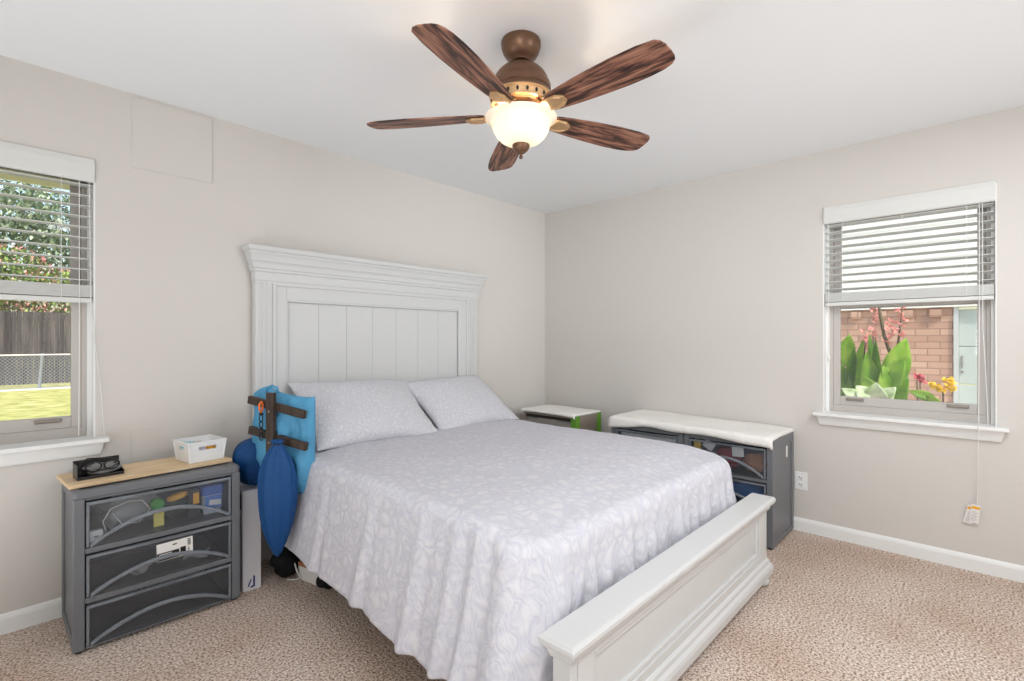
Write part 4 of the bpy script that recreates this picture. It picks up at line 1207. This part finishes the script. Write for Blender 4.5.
MB().box(7.1, 7.3, 0.205, 6.0, GZ, 1.60).build('brick_wall', M_brick, bb)
MB().box(7.1, 7.3, -5.0, -0.75, GZ, 1.60).build('brick_wall', M_brick, bb)
mb = MB()
for i in range(34): mb.box(7.06, 7.1, 0.30 + i * 0.24, 0.40 + i * 0.24, 1.50, 1.58)
mb.build('brick_dentils', M_brick, bb)
mb = MB()
for i in range(14):
    z = 1.60 + i * 0.18
    mb.rings([[(7.055, y, z), (7.060, y, z + 0.18), (7.3, y, z + 0.18), (7.3, y, z)] for y in (-5.0, 6.0)])
mb.build('siding', M_siding, bb)
mb = MB()
mb.box(7.08, 7.2, 0.165, 0.205, GZ, 1.60); mb.box(7.08, 7.2, -0.75, -0.71, GZ, 1.60)
mb.build('door_frame', mat('pale_door_frame', (196, 200, 198), 0.6), bb)
mb = MB()
for i in range(5): mb.box(7.12, 7.16, -0.71, 0.165, GZ + i * 0.40, GZ + i * 0.40 + 0.392)
dr = mb.build('door', M_door, bb, bevel=0.006)
mb = MB()
mb.box(7.105, 7.12, 0.132, 0.142, 0.95, 1.08); mb.box(7.095, 7.12, 0.125, 0.148, 0.90, 0.92)
mb.build('door_handle', M_handle, dr, bevel=0.003)
struct(MB().box(3.9, 7.1, -5, 8, GZ, GZ + 0.02).build('trim_4', M_conc), 'concrete path between the house and the brick building', 'path')

# canna plants
M_canna = mat('canna_leaf', (110, 160, 50), 0.45, 0.4)
noisy(M_canna, 9, 3, [(0.3, (104, 164, 44)), (0.5, (158, 204, 70)), (0.7, (214, 230, 120))], 0.1, 0.01)
_oi = nd(M_canna, 'ShaderNodeObjectInfo')
_mr = nd(M_canna, 'ShaderNodeMix', p_data_type='RGBA', p_blend_type='MULTIPLY'); _mr.inputs[0].default_value = 1.0
_src = bsdf(M_canna).inputs['Base Color'].links[0].from_socket
lk(M_canna, _src, _mr.inputs[6]); lk(M_canna, ramp(M_canna, _oi.outputs['Random'], [(0.0, (120, 150, 90)), (0.5, (205, 215, 160)), (1.0, (255, 255, 235))]), _mr.inputs[7])
lk(M_canna, _mr.outputs[2], bsdf(M_canna).inputs['Base Color'])
nt = M_canna.node_tree
trn = nt.nodes.new('ShaderNodeBsdfTranslucent'); trn.inputs[0].default_value = (*lin((170, 210, 70)), 1)
mxs = nt.nodes.new('ShaderNodeMixShader'); mxs.inputs[0].default_value = 0.35
nt.links.new(bsdf(M_canna).outputs[0], mxs.inputs[1]); nt.links.new(trn.outputs[0], mxs.inputs[2]); nt.links.new(mxs.outputs[0], nt.nodes['Material Output'].inputs[0])
M_pale = mat('pale_variegated_leaf', (206, 218, 180), 0.5, 0.3)
noisy(M_pale, 7, 2, [(0.35, (150, 180, 120)), (0.55, (216, 226, 196)), (0.7, (236, 238, 220))])
M_stem = mat('dark_stem', (84, 74, 48), 0.6)
M_pinkf = mat('pink_flower', (226, 150, 140), 0.6)
M_redf = mat('red_flower', (196, 80, 96), 0.6)
M_yel = mat('yellow_flower', (248, 208, 60), 0.6)
def leaf(mb, base, tip, width, bend, twist=0.0, cup=0.25, face=(-1, 0.1, 0.1)):
    base, tip = Vector(base), Vector(tip)
    d = tip - base
    side = d.cross(Vector(face)).normalized()
    nrm_ = side.cross(d).normalized()
    side = (Matrix.Rotation(twist, 3, d.normalized()) @ side)
    rows = []
    for i in range(13):
        t = i / 12
        w = width * (math.sin(PI * t ** 0.8) ** 0.9) * 0.5 + 0.002
        p = base + d * t + nrm_ * bend * math.sin(PI * t) * d.length + Vector((0, 0, -1)) * abs(bend) * t * t * d.length * 0.5
        rows.append([p + side * w * u + nrm_ * cup * w * (abs(u) ** 1.5) for u in (-1, -0.5, 0, 0.5, 1)])
    mb.grid(rows)
def canna(x, y, label, stems, lvs, flowers, m=M_canna, fm=M_pinkf):
    t = thing('canna_plant', label, 'plant', (x, y, GZ + 0.02), 0, 'plants outside the right window')
    for pts, r in stems: MB().tube(pts, r, 8).build('stem', M_stem, t, smooth=True)
    for b_, tp, w, bd, tw in lvs:
        mb = MB(); leaf(mb, b_, tp, w, bd, tw)
        mb.build('leaf', m, t, smooth=True, solid=0.003)
    if flowers:
        rnd = random.Random(int(x * 100 + y * 1000))
        for p0, p1, n_ in flowers:
            p0, p1 = Vector(p0), Vector(p1)
            mb = MB()
            for i in range(n_):
                c = p0 + (p1 - p0) * (i + 0.5) / n_ + Vector((rnd.uniform(-0.02, 0.02), rnd.uniform(-0.025, 0.025), 0))
                for q in range(3): leaf(mb, c, c + Vector((rnd.uniform(-0.02, 0.02), rnd.uniform(-0.03, 0.03), rnd.uniform(0.0, 0.035))), 0.018, 0.1, rnd.uniform(-1, 1))
            mb.build('flower_spike', fm, t, smooth=True, solid=0.001)
    return t
z_ = -(GZ + 0.02)
# tall central canna (x about 4.9)
canna(4.9, 0.50, 'tall canna plant with broad green leaves in front of the brick',
      [([(0, 0.0, 0), (0, 0.005, z_ + 0.8), (0, 0.01, z_ + 1.12), (0, 0.055, z_ + 1.28), (0, 0.09, z_ + 1.52)], [0.020, 0.017, 0.014, 0.012, 0.010]),
       ([(0.02, -0.02, 0), (0.02, -0.0, z_ + 0.9), (0.02, -0.035, z_ + 1.25), (0.0, -0.06, z_ + 1.50)], [0.014, 0.011, 0.008, 0.005]),
       ([(0.05, 0.16, 0.9), (0.05, 0.14, z_ + 1.05), (0.05, 0.13, z_ + 1.32)], [0.01, 0.007, 0.004])],
      [((0, 0.01, z_ + 0.86), (-0.02, -0.085, z_ + 1.27), 0.175, 0.06, 0.1), ((0, 0.03, z_ + 0.80), (-0.05, -0.08, z_ + 1.10), 0.13, 0.10, -0.3),
       ((0, 0.06, z_ + 0.70), (-0.02, 0.170, z_ + 1.16), 0.150, 0.07, 0.3), ((0, 0.08, z_ + 0.80), (-0.02, 0.11, z_ + 1.26), 0.10, 0.05, -0.7),
       ((0, 0.0, z_ + 0.72), (-0.04, 0.05, z_ + 1.08), 0.12, 0.10, 0.6), ((0, 0.03, z_ + 0.70), (-0.06, 0.20, z_ + 0.98), 0.15, 0.12, 0.2),
       ((0, -0.02, z_ + 0.70), (-0.05, -0.10, z_ + 0.98), 0.11, 0.12, -0.3), ((0, 0.12, z_ + 0.98), (0.02, 0.15, z_ + 1.30), 0.05, 0.04, 0.8), ((0.02, 0.03, z_ + 0.72), (0, 0.10, z_ + 1.02), 0.14, 0.05, 0.1)],
      [((0, -0.03, z_ + 1.26), (0, -0.062, z_ + 1.50), 12), ((0, 0.035, z_ + 1.20), (0, 0.01, z_ + 1.40), 9), ((0, 0.09, z_ + 1.36), (0, 0.115, z_ + 1.52), 8), ((0.05, 0.14, z_ + 1.10), (0.05, 0.13, z_ + 1.34), 9)])
canna(5.0, 0.80, 'narrow leaved canna plant at the left edge of the right window',
      [([(0, 0, 0), (0, 0.0, z_ + 1.2)], [0.014, 0.006]), ([(0, -0.09, 0.5), (0, -0.10, z_ + 1.1), (0, -0.115, z_ + 1.28)], [0.010, 0.007, 0.004])],
      [((0, 0.03, z_ + 1.02), (0, 0.0, z_ + 1.30), 0.13, 0.06, 0.2), ((0, 0, z_ + 0.72), (-0.02, -0.04, z_ + 1.20), 0.09, 0.05, 0.7), ((0, -0.02, z_ + 0.76), (0, -0.10, z_ + 1.28), 0.08, 0.05, -0.4),
       ((0, 0.0, z_ + 0.68), (-0.03, 0.05, z_ + 1.06), 0.13, 0.08, 0.1), ((0, -0.04, z_ + 0.66), (-0.05, -0.1, z_ + 0.98), 0.12, 0.10, -0.2), ((0, 0.02, z_ + 0.66), (-0.06, -0.01, z_ + 0.92), 0.14, 0.12, 0.3)],
      [((0, -0.115, z_ + 1.06), (0, -0.12, z_ + 1.34), 12)])
canna(4.75, 0.58, 'low pale variegated plant at the bottom of the right window',
      [([(0, 0, 0), (0, 0, z_ + 0.78)], [0.014, 0.008])],
      [((0, 0.0, z_ + 0.76), (-0.06, 0.13, z_ + 0.90), 0.14, 0.15, 0.4), ((0, 0, z_ + 0.76), (-0.06, 0.0, z_ + 0.93), 0.15, 0.15, 0.0), ((0, -0.02, z_ + 0.76), (-0.06, -0.12, z_ + 0.90), 0.13, 0.15, -0.3), ((0, 0.03, z_ + 0.74), (-0.08, 0.22, z_ + 0.88), 0.12, 0.15, 0.3)],
      None, M_pale)
canna(4.9, 0.20, 'yellow flowering plant at the lower middle of the right window',
      [([(0, 0, 0), (0, 0, z_ + 0.86)], [0.010, 0.006]), ([(0, 0.14, 0), (0, 0.15, z_ + 0.94)], [0.008, 0.005])],
      [((0, 0.04, z_ + 0.80), (-0.03, 0.20, z_ + 0.86), 0.07, 0.08, 0.3), ((0, 0.02, z_ + 0.76), (-0.05, 0.10, z_ + 0.84), 0.06, 0.1, -0.3)],
      [((0, -0.05, z_ + 0.86), (0, -0.02, z_ + 0.95), 16), ((0, 0.0, z_ + 0.85), (0, 0.08, z_ + 0.91), 18)], M_canna, M_yel)
canna(5.0, 0.34, 'small red flower on a thin stem behind the yellow bloom',
      [([(0, 0, 0), (0, 0, z_ + 0.92)], [0.007, 0.004])], [((0, 0, 0.5), (-0.02, 0.06, 0.8), 0.05, 0.1, 0.2)],
      [((0, -0.02, z_ + 0.91), (0, 0.02, z_ + 0.96), 10)], M_canna, M_redf)
